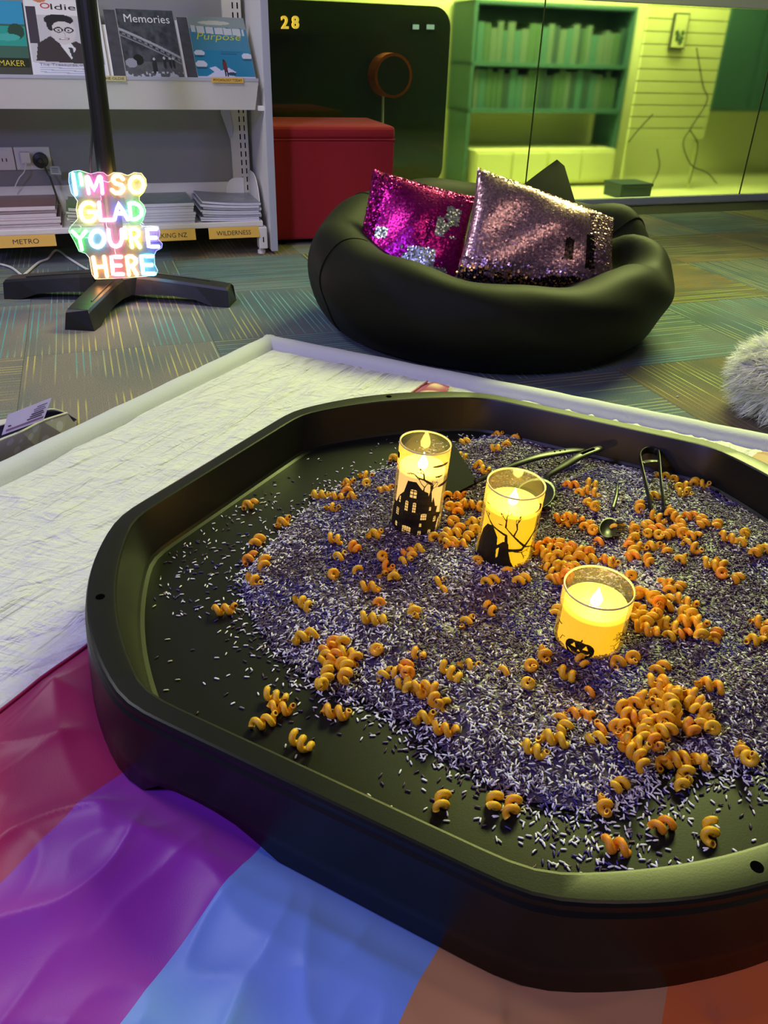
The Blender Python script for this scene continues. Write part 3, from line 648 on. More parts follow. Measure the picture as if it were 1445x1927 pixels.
r6 = lambda zz, rad: np.array([hub+[rad*math.cos(a), rad*math.sin(a), zz] for a in np.linspace(0, 2*math.pi, 28, endpoint=False)])
v, f = loft([r6(.03, .085), r6(.080, .085), r6(.092, .075), r6(.094, .05)]); obj('hub', v, f, 'matte_black', st, smooth=False)
dp = ray(162, 0); C = np.array([0, 0, H]); tpt = C+dp*(np.linalg.norm(hub[:2])*1.0/np.linalg.norm(dp[:2])); tdir = tpt-(hub+TZ*.08); ptop = hub+TZ*.08+tdir*1.9
v, f = tube([hub+TZ*.08, hub+TZ*.08+tdir*.5, tpt, ptop], .028, 20); obj('post', v, f, 'matte_black', st, smooth=False)
cp = [C+ray(x, y)*((np.linalg.norm(hub[:2])+.02)/np.linalg.norm(ray(x, y)[:2])) for x, y in ((150, 0), (168, 130), (176, 200), (174, 250), (171, 290), (170, 320), (176, 360))]
v, f = tube(smooth_path(cp), .004, 6); tag(obj('sign_wire', v, f, 'frame_dark', origin=cp[-1]), 'thin dark wire running down the black post to the neon sign', 'wire')

# neon sign
Pb = at(238, 524, .096); hx = np.array([1.0, .06, 0]); hx /= np.linalg.norm(hx); su = np.array([0, .30, .954]); sn = np.cross(hx, su); sn /= np.linalg.norm(sn)
sign = empty('neon_sign', Pb, 'multicolour neon sign reading I\'M SO GLAD YOU\'RE HERE leaning on the black post', 'neon sign')
z2p = lambda x, y: (120+x*.1384, 300+y*.1384)
def sg(x, y, lift=0.0): return on_plane(*z2p(x, y), Pb+sn*lift, sn)
def arc(cx, cy, rx, ry, a0, a1, n=18): return [(cx+rx*math.cos(math.radians(a)), cy-ry*math.sin(math.radians(a))) for a in np.linspace(a0, a1, n)]
def Eg(x, y, w, h, k=.11): return [[(x+w, y), (x, y), (x+h*k, y+h), (x+w+h*k, y+h)], [(x+h*k*.5, y+h*.5), (x+w*.85+h*k*.5, y+h*.5)]]
def Rg(x, y, w, h, k=.13): return [[(x+h*k, y+h), (x, y), (x+w*.6, y), (x+w, y+h*.14), (x+w*1.02, y+h*.34), (x+w*.65, y+h*.52), (x+h*k*.55, y+h*.55)], [(x+w*.6, y+h*.54), (x+w*1.15, y+h)]]
NE = {'cyan': (.02, .55, 1.0), 'green': (.0, 1.0, .06), 'magenta': (1.0, .0, .40), 'orange': (1.0, .36, .02), 'yellow': (1.0, .82, .02), 'pink': (1.0, .12, .38), 'blue': (.10, .08, 1.0), 'ice': (.25, .70, 1.0), 'red': (1.0, .10, .18), 'lime': (.45, 1.0, .05)}
for n_, c_ in NE.items(): mat_emit('neon_'+n_, tuple(.075+.925*q_ for q_ in c_), 16)
letters = [('cyan', [[(125, 200), (165, 470)]]), ('green', [[(222, 200), (245, 340)]]), ('magenta', [[(340, 460), (305, 235), (330, 240), (410, 420), (480, 235), (505, 240), (525, 460)]]),
    ('orange', [[(805, 265), (760, 220), (690, 225), (665, 275), (700, 325), (790, 350), (815, 400), (770, 455), (700, 455), (655, 415)]]), ('yellow', [arc(990, 342, 92, 108, 0, 360, 28)]),
    ('yellow', [arc(335, 715, 108, 128, 45, 345, 26)+[(440, 715), (335, 715)]]), ('pink', [[(478, 590), (500, 825), (665, 822)]]), ('blue', [[(690, 815), (745, 595), (870, 815)], [(715, 735), (820, 735)]]), ('green', [[(890, 600), (915, 820), (990, 810), (1055, 760), (1062, 690), (1020, 620), (960, 595), (890, 600)]]),
    ('green', [[(115, 980), (215, 1080), (300, 975)], [(215, 1080), (245, 1225)]]), ('ice', [arc(455, 1080, 92, 108, 0, 360, 28)]), ('pink', [[(605, 960), (620, 1090), (655, 1165), (710, 1185), (765, 1160), (792, 1090), (785, 960)]]), ('lime', [[(830, 935), (842, 1060)]]), ('yellow', Rg(895, 945, 120, 245)), ('blue', Eg(1130, 945, 130, 240)),
    ('orange', [[(400, 1335), (442, 1590)], [(548, 1325), (588, 1585)], [(420, 1465), (568, 1455)]]), ('red', Eg(645, 1325, 135, 235)), ('orange', Rg(855, 1320, 120, 245)), ('cyan', Eg(1055, 1315, 150, 240))]
for col_, strokes in letters:
    parts = []
    for s_ in strokes:
        P = [np.array(sg(x, y, .008)) for x, y in s_]
        Q = [P[0]]
        for a_, b_ in zip(P[:-1], P[1:]):
            for t_ in np.linspace(0, 1, 4)[1:]: Q.append(a_*(1-t_)+b_*t_)
        parts.append(tube(Q, 0.0059, 8))
        for p in (P[0], P[-1]):
            th_ = np.linspace(0, math.pi, 5); rr_ = [np.array([p+0.0059*(math.sin(t_)*(hx*math.cos(a)+su*math.sin(a))+math.cos(t_)*sn) for a in np.linspace(0, 2*math.pi, 8, endpoint=False)]) for t_ in th_]
            parts.append(loft(rr_, capends=False))
    v, f = join(*parts); obj('letter', v, f, 'neon_'+col_, sign)
# clear acrylic backing following the words
outl = [(75, 190), (130, 160), (220, 150), (300, 175), (370, 200), (470, 175), (540, 180), (600, 225), (680, 180), (780, 185), (870, 220), (960, 180), (1060, 190), (1120, 270), (1130, 360), (1090, 450), (1030, 510), (1030, 560), (1090, 620), (1120, 700), (1080, 830), (1040, 880), (1090, 915), (1180, 905), (1290, 915), (1310, 1000), (1290, 1090), (1345, 1150), (1335, 1205), (1260, 1245), (1235, 1300), (1240, 1430), (1280, 1510), (1260, 1570), (1080, 1595), (700, 1620), (430, 1630), (385, 1560), (350, 1340), (300, 1280), (210, 1250), (150, 1120), (70, 980), (90, 920), (195, 810), (170, 680), (190, 570), (150, 510), (105, 460), (70, 300)]
V2 = [sg(x, y, 0) for x, y in outl]; n_ = len(V2)
v = np.array(V2+[p+sn*.004 for p in V2])
mt, t, b = nt('frosted_acrylic')
tr = t.nodes.new('ShaderNodeBsdfTransparent'); df = t.nodes.new('ShaderNodeBsdfTranslucent'); d2 = t.nodes.new('ShaderNodeBsdfDiffuse'); a1 = t.nodes.new('ShaderNodeAddShader'); mx = t.nodes.new('ShaderNodeMixShader'); mx.inputs[0].default_value = .09
df.inputs[0].default_value = (.7, .7, .7, 1); d2.inputs[0].default_value = (.8, .8, .8, 1)
out = [q for q in t.nodes if q.type == 'OUTPUT_MATERIAL'][0]; t.nodes.remove(b)
t.links.new(df.outputs[0], a1.inputs[0]); t.links.new(d2.outputs[0], a1.inputs[1]); t.links.new(tr.outputs[0], mx.inputs[1]); t.links.new(a1.outputs[0], mx.inputs[2]); t.links.new(mx.outputs[0], out.inputs[0])
bk = obj('backing', v, [tuple(range(n_-1, -1, -1)), tuple(range(n_, 2*n_))]+[(i, (i+1) % n_, n_+(i+1) % n_, n_+i) for i in range(n_)], 'frosted_acrylic', sign)
v, f = tube([p+sn*.002 for p in V2+[V2[0]]], .0011, 5); obj('rim', v, f, 'cable_white', bk)
for pts in ([(500, 490), (510, 540), (495, 570)], [(540, 290), (600, 310), (640, 290)], [(575, 850), (580, 900), (600, 940)], [(690, 1210), (700, 1260), (715, 1300)], [(290, 1060), (340, 1065)]):
    v, f = tube(smooth_path([sg(x, y, .008) for x, y in pts], 4), .0014, 5); obj('wire', v, f, 'cable_white', sign)
for cx, cy in ((215, 925), (1070, 890)):
    v, f = tube(smooth_path([sg(cx-12, cy-30, .008), sg(cx+12, cy-15, .012), sg(cx+15, cy+15, .012), sg(cx-15, cy+30, .008)], 4), .0014, 5); obj('hook', v, f, 'cable_white', sign)

# ================================================================== RED CUBE
c0 = at(515, 462, 0)*[1, 1, 0]; c1 = at(737, 455, 0)*[1, 1, 0]; ex = c1-c0; wC = np.linalg.norm(ex); ex /= wC; ey = np.array([-ex[1], ex[0], 0])
r = empty('cube_stool', c0+ex*wC/2+ey*.22, 'red upholstered cube stool between the shelf and the glass', 'stool')
fr_ = lambda V: c0+np.outer(V[:, 0], ex)+np.outer(V[:, 1], ey)+np.outer(V[:, 2], TZ)
v, f = bevel_box((0, 0, .02), (wC, .44, .405), .012, 3); obj('body', fr_(v), f, 'red_felt', r, smooth=False)
v, f = bevel_box((-.002, -.002, .405), (wC+.002, .442, .455), .022, 4); obj('cushion_top', fr_(v), f, 'red_felt', r, smooth=False)
path = np.array([(0, 0, .405), (wC, 0, .405), (wC, .44, .405), (0, .44, .405), (0, 0, .405)], float); v, f = tube(fr_(path), .004, 6); obj('piping', v, f, 'red_felt', r)
for x_, y_ in ((.04, .04), (wC-.04, .04), (wC-.04, .40), (.04, .40)):
    q = np.array([(x_+.02*math.cos(a), y_+.02*math.sin(a), 0) for a in np.linspace(0, 2*math.pi, 12, endpoint=False)]); v, f = loft([fr_(q), fr_(q+[0, 0, .022])]); obj('foot', v, f, 'hole_black', r)

# ================================================================== BEANBAG
BC = np.array([.29, 2.37, 0]); 
bb_ = empty('beanbag', BC, 'large dark olive beanbag slumped behind the mattress corner', 'beanbag')
prof = smooth_path([(0.0, .0), (.55, .0), (.80, .004), (.93, .06), (1.0, .155), (.985, .23), (.90, .285), (.77, .285), (.62, .235), (.40, .185), (.2, .17), (0.0, .165)], 6)
nth = 144; rr_ = np.random.default_rng(11)
th = np.linspace(0, 2*math.pi, nth, endpoint=False); V = []
for pr, pz in prof:
    back = .5+.5*np.sin(th)                                      # 1 at the rear
    rx = .525; ry = .485
    hz = pz*(.80+.42*back**1.2+.10*np.clip(-np.cos(th), 0, 1))
    # slumped folds on the right rim
    top = np.clip((pz-.12)/.15, 0, 1)*np.clip((pr-.3)/.4, 0, 1)
    fold = top*(.045*np.sin(11*th+1.0+9*pr)*np.exp(-((th-.15+math.pi) % (2*math.pi)-math.pi)**2/.16)+.005*np.sin(9*th+3*pr)+.006*np.sin(3*th+2))
    hz = hz+fold-.05*top*np.exp(-(((th+.1+math.pi) % (2*math.pi))-math.pi)**2/.10)
    rad = pr*(1+.012*np.sin(4*th+1)+.008*np.sin(11*th+pz*30)*np.clip(pz/.1, 0, 1))
    V.append(np.stack([BC[0]+rx*rad*np.cos(th), BC[1]+ry*rad*np.sin(th), np.maximum(hz, 0)], 1))
v, f = loft(V, capends=False); obj('bag', v, f, 'bag_fabric', bb_, smooth=True)
# seams from top to bottom
for a in (math.radians(150), math.radians(205), math.radians(20)):
    k = int(a/(2*math.pi)*nth); v, f = tube([V[i][k]+np.array([math.cos(a), math.sin(a), .3])*.001 for i in range(16, 44)], .0022, 5); obj('seam', v, f, 'bag_fabric', bb_)
# upright corner of the cover at the rear
def bp(x, y, yy):
    d = ray(x, y); return C+d*(yy/d[1])
tip = bp(1048, 300, 2.72); tip2 = bp(1062, 312, 2.72); bl = bp(945, 372, 2.60); br = bp(1092, 412, 2.62); bk_ = np.array([tip[0]-.02, 2.86, .22]); bl2 = bp(900, 430, 2.58); br2 = bp(1110, 470, 2.58)
def fl(u, v):
    L_ = np.outer((1-v)**2, bl2)+np.outer(2*v*(1-v), bl)+np.outer(v**2, tip); R_ = np.outer((1-v)**2, br2)+np.outer(2*v*(1-v), br)+np.outer(v**2, tip2)
    P = L_*(1-u)[:, None]+R_*u[:, None]; P[:, 1] -= .035*np.sin(u*math.pi)*(1-v)
    return P
def flb(u, v):
    P = fl(u, v); P[:, 1] += (.09*(1-v)+.012)*np.sin(u*math.pi)+.07*np.sin(u*math.pi)*(1-v); return P
v1, f1 = grid(16, 20, fl); v2, f2 = grid(16, 20, flb); v, f = join((v1, f1.tolist()), (v2, [q[::-1] for q in f2.tolist()])); obj('corner_flap', v, f, 'bag_fabric', bb_, smooth=True)

# ---- sequin cushions
def cushion(corn, yref, nrm, thick, label, colfn, seed, base_c):
    nrm = np.array(nrm, float); nrm /= np.linalg.norm(nrm)
    P = [on_plane(x, y, yref, nrm) for x, y in corn]             # TL TR BR BL
    cen = sum(P)/4
    def surf(u, v, side):
        a = 2*u-1; b_ = 2*v-1
        Q = np.outer((1-u)*(1-v), P[3])+np.outer(u*(1-v), P[2])+np.outer(u*v, P[1])+np.outer((1-u)*v, P[0])
        pin = 1-.06*(1-np.abs(a)**2)*(np.abs(b_)**6)-.06*(1-np.abs(b_)**2)*(np.abs(a)**6)
        Q = cen+(Q-cen)*pin[:, None]
        h = np.sqrt(np.clip((1-a**2)*(1-b_**2), 0, 1))**.75*thick*(1+.12*np.sin(6*u+3*v+seed)+.06*np.sin(13*u-9*v))
        return Q+np.outer(side*h, nrm)
    r = empty('sequin_cushion', (min(p[0] for p in P)*.5+max(p[0] for p in P)*.5, cen[1], min(p[2] for p in P)), label, 'cushion', 'sequin cushions on the beanbag')
    v1, f1 = grid(30, 30, lambda u, v: surf(u, v, 1.0)); v2, f2 = grid(30, 30, lambda u, v: surf(u, v, -.7))
    v, f = join((v1, f1.tolist()), (v2, [q[::-1] for q in f2.tolist()])); obj('pillow', v, f, base_c, r, smooth=True)
    # overlapping sequins, one small disc each
    n = 74; g = np.random.default_rng(seed); uu, vv = np.meshgrid((np.arange(n)+.5)/n, (np.arange(n)+.5)/n, indexing='ij'); vv = vv+(np.arange(n) % 2)[:, None]*.5/n
    uu = np.clip(uu.ravel()+g.normal(0, .0012, n*n), .004, .996); vv = np.clip(vv.ravel()+g.normal(0, .0012, n*n), .004, .996)
    e = 1e-3; p = surf(uu, vv, 1.0); du = surf(uu+e, vv, 1.0)-p; dv = surf(uu, vv+e, 1.0)-p
    N = np.cross(du, dv); N /= np.linalg.norm(N, axis=1)[:, None]+1e-12; N[(N@nrm) < 0] *= -1
    T1 = du/(np.linalg.norm(du, axis=1)[:, None]+1e-12)
    cols, rough = colfn(uu, vv, g)
    N2 = N+g.normal(0, 1, N.shape)*rough[:, None]; N2 /= np.linalg.norm(N2, axis=1)[:, None]
    T1 = T1-N2*(T1*N2).sum(1)[:, None]; T1 /= np.linalg.norm(T1, axis=1)[:, None]; T2 = np.cross(N2, T1)
    rad = .0034; V_ = []
    for k in range(6):
        a = math.pi/3*k; V_.append(p+N*.0022+rad*(T1*math.cos(a)+T2*math.sin(a)))
    V_ = np.stack(V_, 1).reshape(-1, 3); F_ = np.arange(n*n*6).reshape(-1, 6)
    tag(obj('sequins', V_, F_, 'sequin', r, cols=np.repeat(cols, 6, axis=0)), kind='stuff')
def col_magenta(u, v, g):
    c = np.tile(np.array([.40, .008, .21]), (len(u), 1)); c[:] *= (.75+.5*g.random(len(u)))[:, None]
    n = fbm(np.stack([u, v], 1), 7, 3, 4)
    sil = ((v < .17) & (u > .02) & (u < .86) & (n > .30)) | ((u > .70) & (u < .90) & (v > .47) & (v < .90) & (n > .40)) | ((np.abs(u-.22) < .06) & (np.abs(v-.44) < .05)) | ((u > .42) & (u < .74) & (v < .34) & (n > .38))
    c[sil] = (.50, .55, .52)
    ro = np.where(sil, .14, .06); edge = (u < .18) | (v > .93) | (n > .60); ro = np.where(edge & ~sil, .30, ro); return c, ro
def col_rose(u, v, g):
    c = np.tile(np.array([.50, .30, .36]), (len(u), 1)); c[:] *= (.75+.5*g.random(len(u)))[:, None]
    n = fbm(np.stack([u, v], 1), 8, 3, 14)
    dk = ((np.abs(u-.66) < .030) & (v > .30) & (v < .52)) | ((np.abs(u-.80) < .030) & (v > .24) & (v < .62)) | ((v < .10+.12*(n-.4)) & (n > .38))
    c[dk] = (.03, .02, .02); gold = (v < .13) & (g.random(len(u)) > .75); c[gold] = (.75, .38, .10)
    ro = np.where(v < .2, .22, .05); ro = np.where((u > .8) | (v > .94), .22, ro); return c, ro
mat('cushion_plum', (.22, .01, .10), .6); mat('cushion_rose', (.22, .13, .16), .6)
cushion([(703, 320), (893, 372), (866, 545), (655, 535)], (.17, 2.36, .30), (-.10, -.86, .50), .055, 'magenta sequin cushion with silver patches on the left of the beanbag', col_magenta, 3, 'cushion_plum')
cushion([(898, 316), (1154, 412), (1156, 562), (852, 530)], (.40, 2.30, .28), (.05, -.86, .50), .060, 'rose lilac sequin cushion with dark streaks on the right of the beanbag', col_rose, 8, 'cushion_rose')

# ================================================================== FLOOR MATTRESS
MA = math.radians(-26.2); ma = np.array([math.cos(MA), math.sin(MA), 0]); mb = np.array([math.sin(MA), -math.cos(MA), 0])   # right edge, left edge directions
MZ = .043
K = at(507, 637, .05)*[1, 1, 0]
mr = empty('floor_mattress', K+ma*.8+mb*.7, 'thin white padded floor mattress with rolled edges under the tray', 'mattress')
LA, LB = 1.75, 1.75
def top_fn(u, v):
    a = u*LA; b_ = v*LB; Q = np.stack([a, b_], 1)
    z = MZ+.004*(fbm(Q*[1.0, .25], 9, 3, 21)-.47)+.0055*(1-np.abs(2*vnoise(Q*[1, .16]+.05*np.stack([fbm(Q, 4, 2, 2)]*2, 1), 38, 30)-1))**3
    rip = fbm(Q*[.35, 1.0], 20, 3, 40); z = z+.002*(rip-.47)*np.clip(1-np.hypot(a-.35, b_-.35)/.5, 0, 1)
    edge = np.minimum.reduce([a, b_, LA-a, LB-b_]); z = z-.020*np.exp(-(edge/.040)**2)
    inside = np.clip((np.hypot(*( (K+np.outer(a, ma)+np.outer(b_, mb))[:, :2]-np.array([.1609, .9193])).T)-.50)/.05, 0, 1); z = MZ+(z-MZ)*(.15+.85*inside)
    return K+np.outer(a, ma)+np.outer(b_, mb)+np.outer(z, TZ)
v, f = grid(230, 230, top_fn); obj('top_cover', v, f, 'mat_cloth', mr, smooth=True)
tr_ = .029
def roll(p0, p1, seed):
    n = 160; t_ = np.linspace(0, 1, n); P = np.outer(1-t_, p0)+np.outer(t_, p1); P[:, 2] = tr_
    rad = tr_*(1+.05*(vnoise(np.stack([t_*40, t_*0], 1), 1.0, seed)-.5)); return tube(P, rad, 14)
cn = [K, K+ma*LA, K+ma*LA+mb*LB, K+mb*LB]
for i, (p, q, ea_) in enumerate(((cn[0], cn[1], -1), (cn[1], cn[2], 0), (cn[2], cn[3], 0), (cn[3], cn[0], 0))):
    d = (q-p)/np.linalg.norm(q-p); v, f = roll(p-d*.012, q+d*.012, 50+i); obj('edge_roll', v, f, 'mat_roll', mr, smooth=True)

# ================================================================== STRIPED FLAG UNDER THE TRAY
FA = math.radians(64); fd = np.array([math.cos(FA), math.sin(FA), 0]); fe = np.array([math.sin(FA), -math.cos(FA), 0])
TC = np.array([.1609, .9193, 0]); U_ = .58
fcols = [('flag_crimson', (.34, .004, .085)), ('flag_purple', (.27, .022, .36)), ('flag_blue', (.16, .30, .72)), ('flag_tan', (.48, .23, .10)), ('flag_orange', (.62, .13, .02)), ('flag_gold', (.62, .42, .04))]
for n_, c_ in fcols: mat(n_, c_, .40, bump=.06, bscale=900, sheen=.25, spec=.35)
fr0 = empty('striped_flag', TC+[0, 0, MZ], 'satin flag of crimson, purple, blue, tan and orange stripes under the tray', 'flag')
bounds = [-.697, -.505, -.322, -.124, .063, .25, .43]
ftop = float(np.array([.07, 1.785, 0])@fd)
def oct_r(Q):                                   # signed distance outside the tray skirt (approx.)
    d = Q[:, :2]-TC[:2]; a = math.radians(62.575); x = d[:, 0]*math.cos(a)+d[:, 1]*math.sin(a); y = -d[:, 0]*math.sin(a)+d[:, 1]*math.cos(a)
    sq = np.maximum(np.abs(x), np.abs(y))-.50; di = np.hypot(x, y)-.545; return np.maximum(sq, di)
def fold_h(Q):
    e = Q[:, 0]*fe[0]+Q[:, 1]*fe[1]; l = Q[:, 0]*fd[0]+Q[:, 1]*fd[1]; q = np.stack([e, l], 1)
    wob = .25*(fbm(q, 3, 2, 71)-.5)
    long_ = (1-np.abs(2*vnoise(np.stack([e*9+wob*6+.8*l, l*1.6], 1), 1.0, 61)-1))**2.0
    cross = (1-np.abs(2*vnoise(np.stack([e*4+l*5, l*6-e*3], 1)+3*wob[:, None], 1.0, 66)-1))**2.6
    fine = (1-np.abs(2*vnoise(np.stack([e*16+2*l, l*9-4*e], 1)+2*wob[:, None], 1.0, 68)-1))**3
    crs = (1-np.abs(2*vnoise(np.stack([e*7-l*8, l*5+e*9], 1)+4*wob[:, None], 1.0, 81)-1))**4; return .012*long_+.010*cross+.0035*fine+.0055*crs+.005*fbm(q, 5, 3, 75)
for k in range(6):
    e0, e1 = bounds[k], bounds[k+1]
    def ff(u, v):
        e = e0+(e1-e0)*u; tl_ = ftop-.17*np.clip((e+.635)/.05, 0, 1)*np.clip((.05-e)/.05, 0, 1); l = tl_-(tl_-(-.55))*v
        Q = np.outer(e, fe)+np.outer(l, fd)
        out_ = np.clip((oct_r(Q)+.004)/.05, 0, 1)
        hem = np.clip((e-bounds[0])/.03, .25, 1)*np.clip((ftop-l)/.03, .25, 1)
        Q[:, 2] = MZ+.004+fold_h(Q)*out_*hem*.95; return Q
    v, f = grid(64, 420, ff); obj('stripe', v, f, fcols[k][0], fr0, smooth=True)
hp = np.array([fe*(bounds[0]+.004)+fd*l for l in np.linspace(ftop, -.5, 260)]); hp[:, 2] = MZ+.0055+fold_h(hp)*np.clip((oct_r(hp)+.004)/.05, 0, 1)*.25; v, f = tube(hp, .0022, 6); obj('hem', v, f, 'flag_crimson', fr0, smooth=True)

# ================================================================== TRAY
TROT = math.radians(62.575); RIM = H-U_; FLO = RIM-.065; TB = MZ+.0075
def tray_loop(w, l, mid, n=18):
    """octagon with four straight and four bowed sides; w, l, mid in tray units"""
    out_ = []
    for k in range(4):
        a = TROT+k*math.pi/2; n0 = np.array([math.cos(a), math.sin(a)]); n1 = np.array([-math.sin(a), math.cos(a)])
        p = w*n0-l*n1; q = w*n0+l*n1
        for t_ in np.linspace(0, 1, n, endpoint=False): out_.append(p+(q-p)*t_)
        nx_ = np.array([math.cos(a+math.pi/2), math.sin(a+math.pi/2)]); q2 = w*nx_-l*np.array([-math.sin(a+math.pi/2), math.cos(a+math.pi/2)])
        dm = (n0+nx_)/math.sqrt(2); ch = (q+q2)/2; bul = mid-ch@dm
        for t_ in np.linspace(0, 1, n, endpoint=False): out_.append(q+(q2-q)*t_+dm*bul*(1-(2*t_-1)**2))
    P = np.array(out_)
    for _ in range(2): P = (np.roll(P, 1, 0)+2*P+np.roll(P, -1, 0))/4
    return P*U_+TC[:2]
def lv(w, l, mid, z): p = tray_loop(w, l, mid); return np.concatenate([p, np.full((len(p), 1), z)], 1)
skirt = lv(.866, .385, .950, TB)
# arched cut-outs under each straight side
n4 = 18
for k in range(4):
    for j in range(n4):
        t_ = j/n4
        for c0_, c1_ in ((.06, .40),):
            if c0_ < t_ < c1_: skirt[k*2*n4+j, 2] = TB+.028*math.sin((t_-c0_)/(c1_-c0_)*math.pi)**.35
rings = [skirt, lv(.862, .383, .946, TB+.035), lv(.852, .378, .938, RIM-.014), lv(.8475, .3745, .934, RIM-.010), lv(.8475, .3745, .934, RIM-.0035), lv(.8445, .3727, .931, RIM-.0008), lv(.840, .371, .927, RIM), lv(.808, .3645, .880, RIM), lv(.8035, .363, .875, RIM-.0008), lv(.8015, .3625, .872, RIM-.003), lv(.778, .361, .842, FLO+.006), lv(.773, .360, .837, FLO+.0018), lv(.764, .357, .828, FLO), lv(.40, .19, .43, FLO)]
tr0 = empty('activity_tray', [TC[0], TC[1], TB], 'large black octagonal plastic tray holding the coloured rice', 'tray')
nr = len(rings[0]); v, f = loft(rings, capends=False); v = np.concatenate([v, [[TC[0], TC[1], FLO]]]); last = (len(rings)-1)*nr; f += [(last+k, last+(k+1) % nr, len(v)-1) for k in range(nr)]
to = obj('tray_shell', v, f, 'black_plastic', tr0, smooth=True)
to.data.set_sharp_from_angle(angle=math.radians(16))
so = to.modifiers.new('thickness', 'SOLIDIFY'); so.thickness = .003; so.offset = -1 if False else 1
so.offset = -1
for k in range(4):
    a = TROT+math.pi/4+k*math.pi/2; c = TC+np.array([math.cos(a), math.sin(a), 0])*.9035*U_
    q = np.array([c+[.0055*math.cos(x), .0055*math.sin(x), 0] for x in np.linspace(0, 2*math.pi, 16, endpoint=False)])
    v, f = loft([q+[0, 0, RIM-.001], q+[0, 0, RIM+.0004]]); obj('rim_hole', v, f, 'hole_black', tr0)

# ================================================================== RICE
heap_px = [(600, 938), (700, 893), (760, 872), (850, 838), (940, 815), (1010, 832), (1150, 872), (1330, 903), (1445, 962), (1560, 1030), (1640, 1180), (1600, 1330), (1500, 1425), (1400, 1455), (1330, 1452), (1290, 1440), (1240, 1455), (1200, 1505), (1110, 1535), (1000, 1515), (930, 1480), (860, 1440), (800, 1392), (760, 1362), (700, 1330), (620, 1300), (560, 1262), (510, 1212), (470, 1150), (455, 1100), (480, 1052), (530, 1002)]
HP = np.array([at(x, y, FLO+.004)[:2] for x, y in heap_px])
def sdist(Q, P):                                # >0 inside
    d = np.full(len(Q), 1e9); ins = np.zeros(len(Q), bool); j = len(P)-1
    for i in range(len(P)):
        a, b_ = P[j], P[i]; e = b_-a; w_ = Q-a; t_ = np.clip((w_@e)/(e@e), 0, 1); d = np.minimum(d, np.hypot(*(w_-np.outer(t_, e)).T))
        c = ((b_[1] > Q[:, 1]) != (a[1] > Q[:, 1])) & (Q[:, 0] < (a[0]-b_[0])*(Q[:, 1]-b_[1])/((a[1]-b_[1])+1e-15)+b_[0]); ins ^= c; j = i
    return np.where(ins, d, -d)
TI = tray_loop(.758, .354, .822)
def heap_h(Q):
    d = sdist(Q, HP); di = sdist(Q, TI)
    h = .017*np.clip(d/.09, 0, 1)**.7+.024*(fbm(Q, 9, 3, 91)-.45)*np.clip(d/.05, 0, 1)
    return np.where(d > 0, np.maximum(h, .0004), 0.0), d, di
g = np.random.default_rng(5)
xy = np.stack([g.uniform(-.32, .66, 260000), g.uniform(.43, 1.42, 260000)], 1)
hh, dd, di = heap_h(xy)
px_ = proj(np.concatenate([xy, np.full((len(xy), 1), FLO)], 1))
vis = (px_[:, 0] < 1530) & (di > .004)
patch = fbm(xy, 14, 3, 17)
right = (px_[:, 1] > 1430) & (px_[:, 0] > 1000)
left = (px_[:, 0] < 520) & (px_[:, 1] < 1340) & (px_[:, 0] > 255)
p = np.where(dd > 0, np.where(dd < .03, .40, .32), np.exp(dd/.016)*.22)
p = np.where((dd <= 0) & right, np.maximum(p, .10*np.clip((patch-.40)/.15, 0, 1)), p)
p = np.where((dd <= 0) & left & (px_[:, 1] < 1160), np.maximum(p, .022), p)
p = np.where((dd <= 0), np.maximum(p, .0045), p)
keep = vis & (g.random(len(xy)) < p)
xy = xy[keep]; hh = hh[keep]; dd = dd[keep]; patch = patch[keep]; n = len(xy); print('grains', n)
# orient on the surface
e = .002; hx_ = (heap_h(xy+[e, 0])[0]-hh)/e; hy_ = (heap_h(xy+[0, e])[0]-hh)/e
hx_ = np.clip(hx_, -.6, .6); hy_ = np.clip(hy_, -.6, .6)
N = np.stack([-hx_, -hy_, np.ones(n)], 1)+g.normal(0, .16, (n, 3))*np.clip(dd/.02, .15, 1)[:, None]; N /= np.linalg.norm(N, axis=1)[:, None]
an = g.uniform(0, 2*math.pi, n); T1 = np.stack([np.cos(an), np.sin(an), np.zeros(n)], 1); T1 -= N*(T1*N).sum(1)[:, None]; T1 /= np.linalg.norm(T1, axis=1)[:, None]; T2 = np.cross(N, T1)
Lg = g.uniform(.0030, .0040, n); rg = g.uniform(.00095, .00125, n)
cen = np.stack([xy[:, 0], xy[:, 1], FLO+.0011+hh+np.where(dd > 0, g.uniform(0, .0032, n), 0)], 1)
prof_g = [(-1, 0), (-.62, .86), (.55, .95), (1, 0)]; ks = 5; V_ = [cen-T1*Lg[:, None]]
for x_, r__ in prof_g[1:3]:
    for k in range(ks):
        a = 2*math.pi*k/ks; V_.append(cen+T1*(Lg*x_)[:, None]+(T2*math.cos(a)+N*math.sin(a)*.85)*(rg*r__)[:, None])
V_.append(cen+T1*Lg[:, None])
V_ = np.stack(V_, 1); nv = V_.shape[1]
fl_ = []
for k in range(ks): fl_ += [(0, 1+(k+1) % ks, 1+k), (1+k, 1+(k+1) % ks, 6+(k+1) % ks), (1+k, 6+(k+1) % ks, 6+k), (6+k, 6+(k+1) % ks, 11)]
Fg = (np.array(fl_)[None]+np.arange(n)[:, None, None]*nv).reshape(-1, 3)
q = g.random(n); tone = fbm(xy, 11, 3, 33)
white = np.array([.88, .86, .85]); lil = np.array([.24, .19, .25]); plum = np.array([.07, .035, .075]); indigo = np.array([.05, .03, .20])
pw = np.clip(.20+1.2*(tone-.47), .06, .5)
colr = np.where((q < pw)[:, None], white, np.where((q < pw+.30)[:, None], lil, np.where((patch > .52)[:, None], indigo, plum)))
colr = np.where(((dd <= 0) & (q < .55))[:, None], white*1.05, colr)
colr = np.clip(colr*g.uniform(.75, 1.15, (n, 1)), 0, .9)
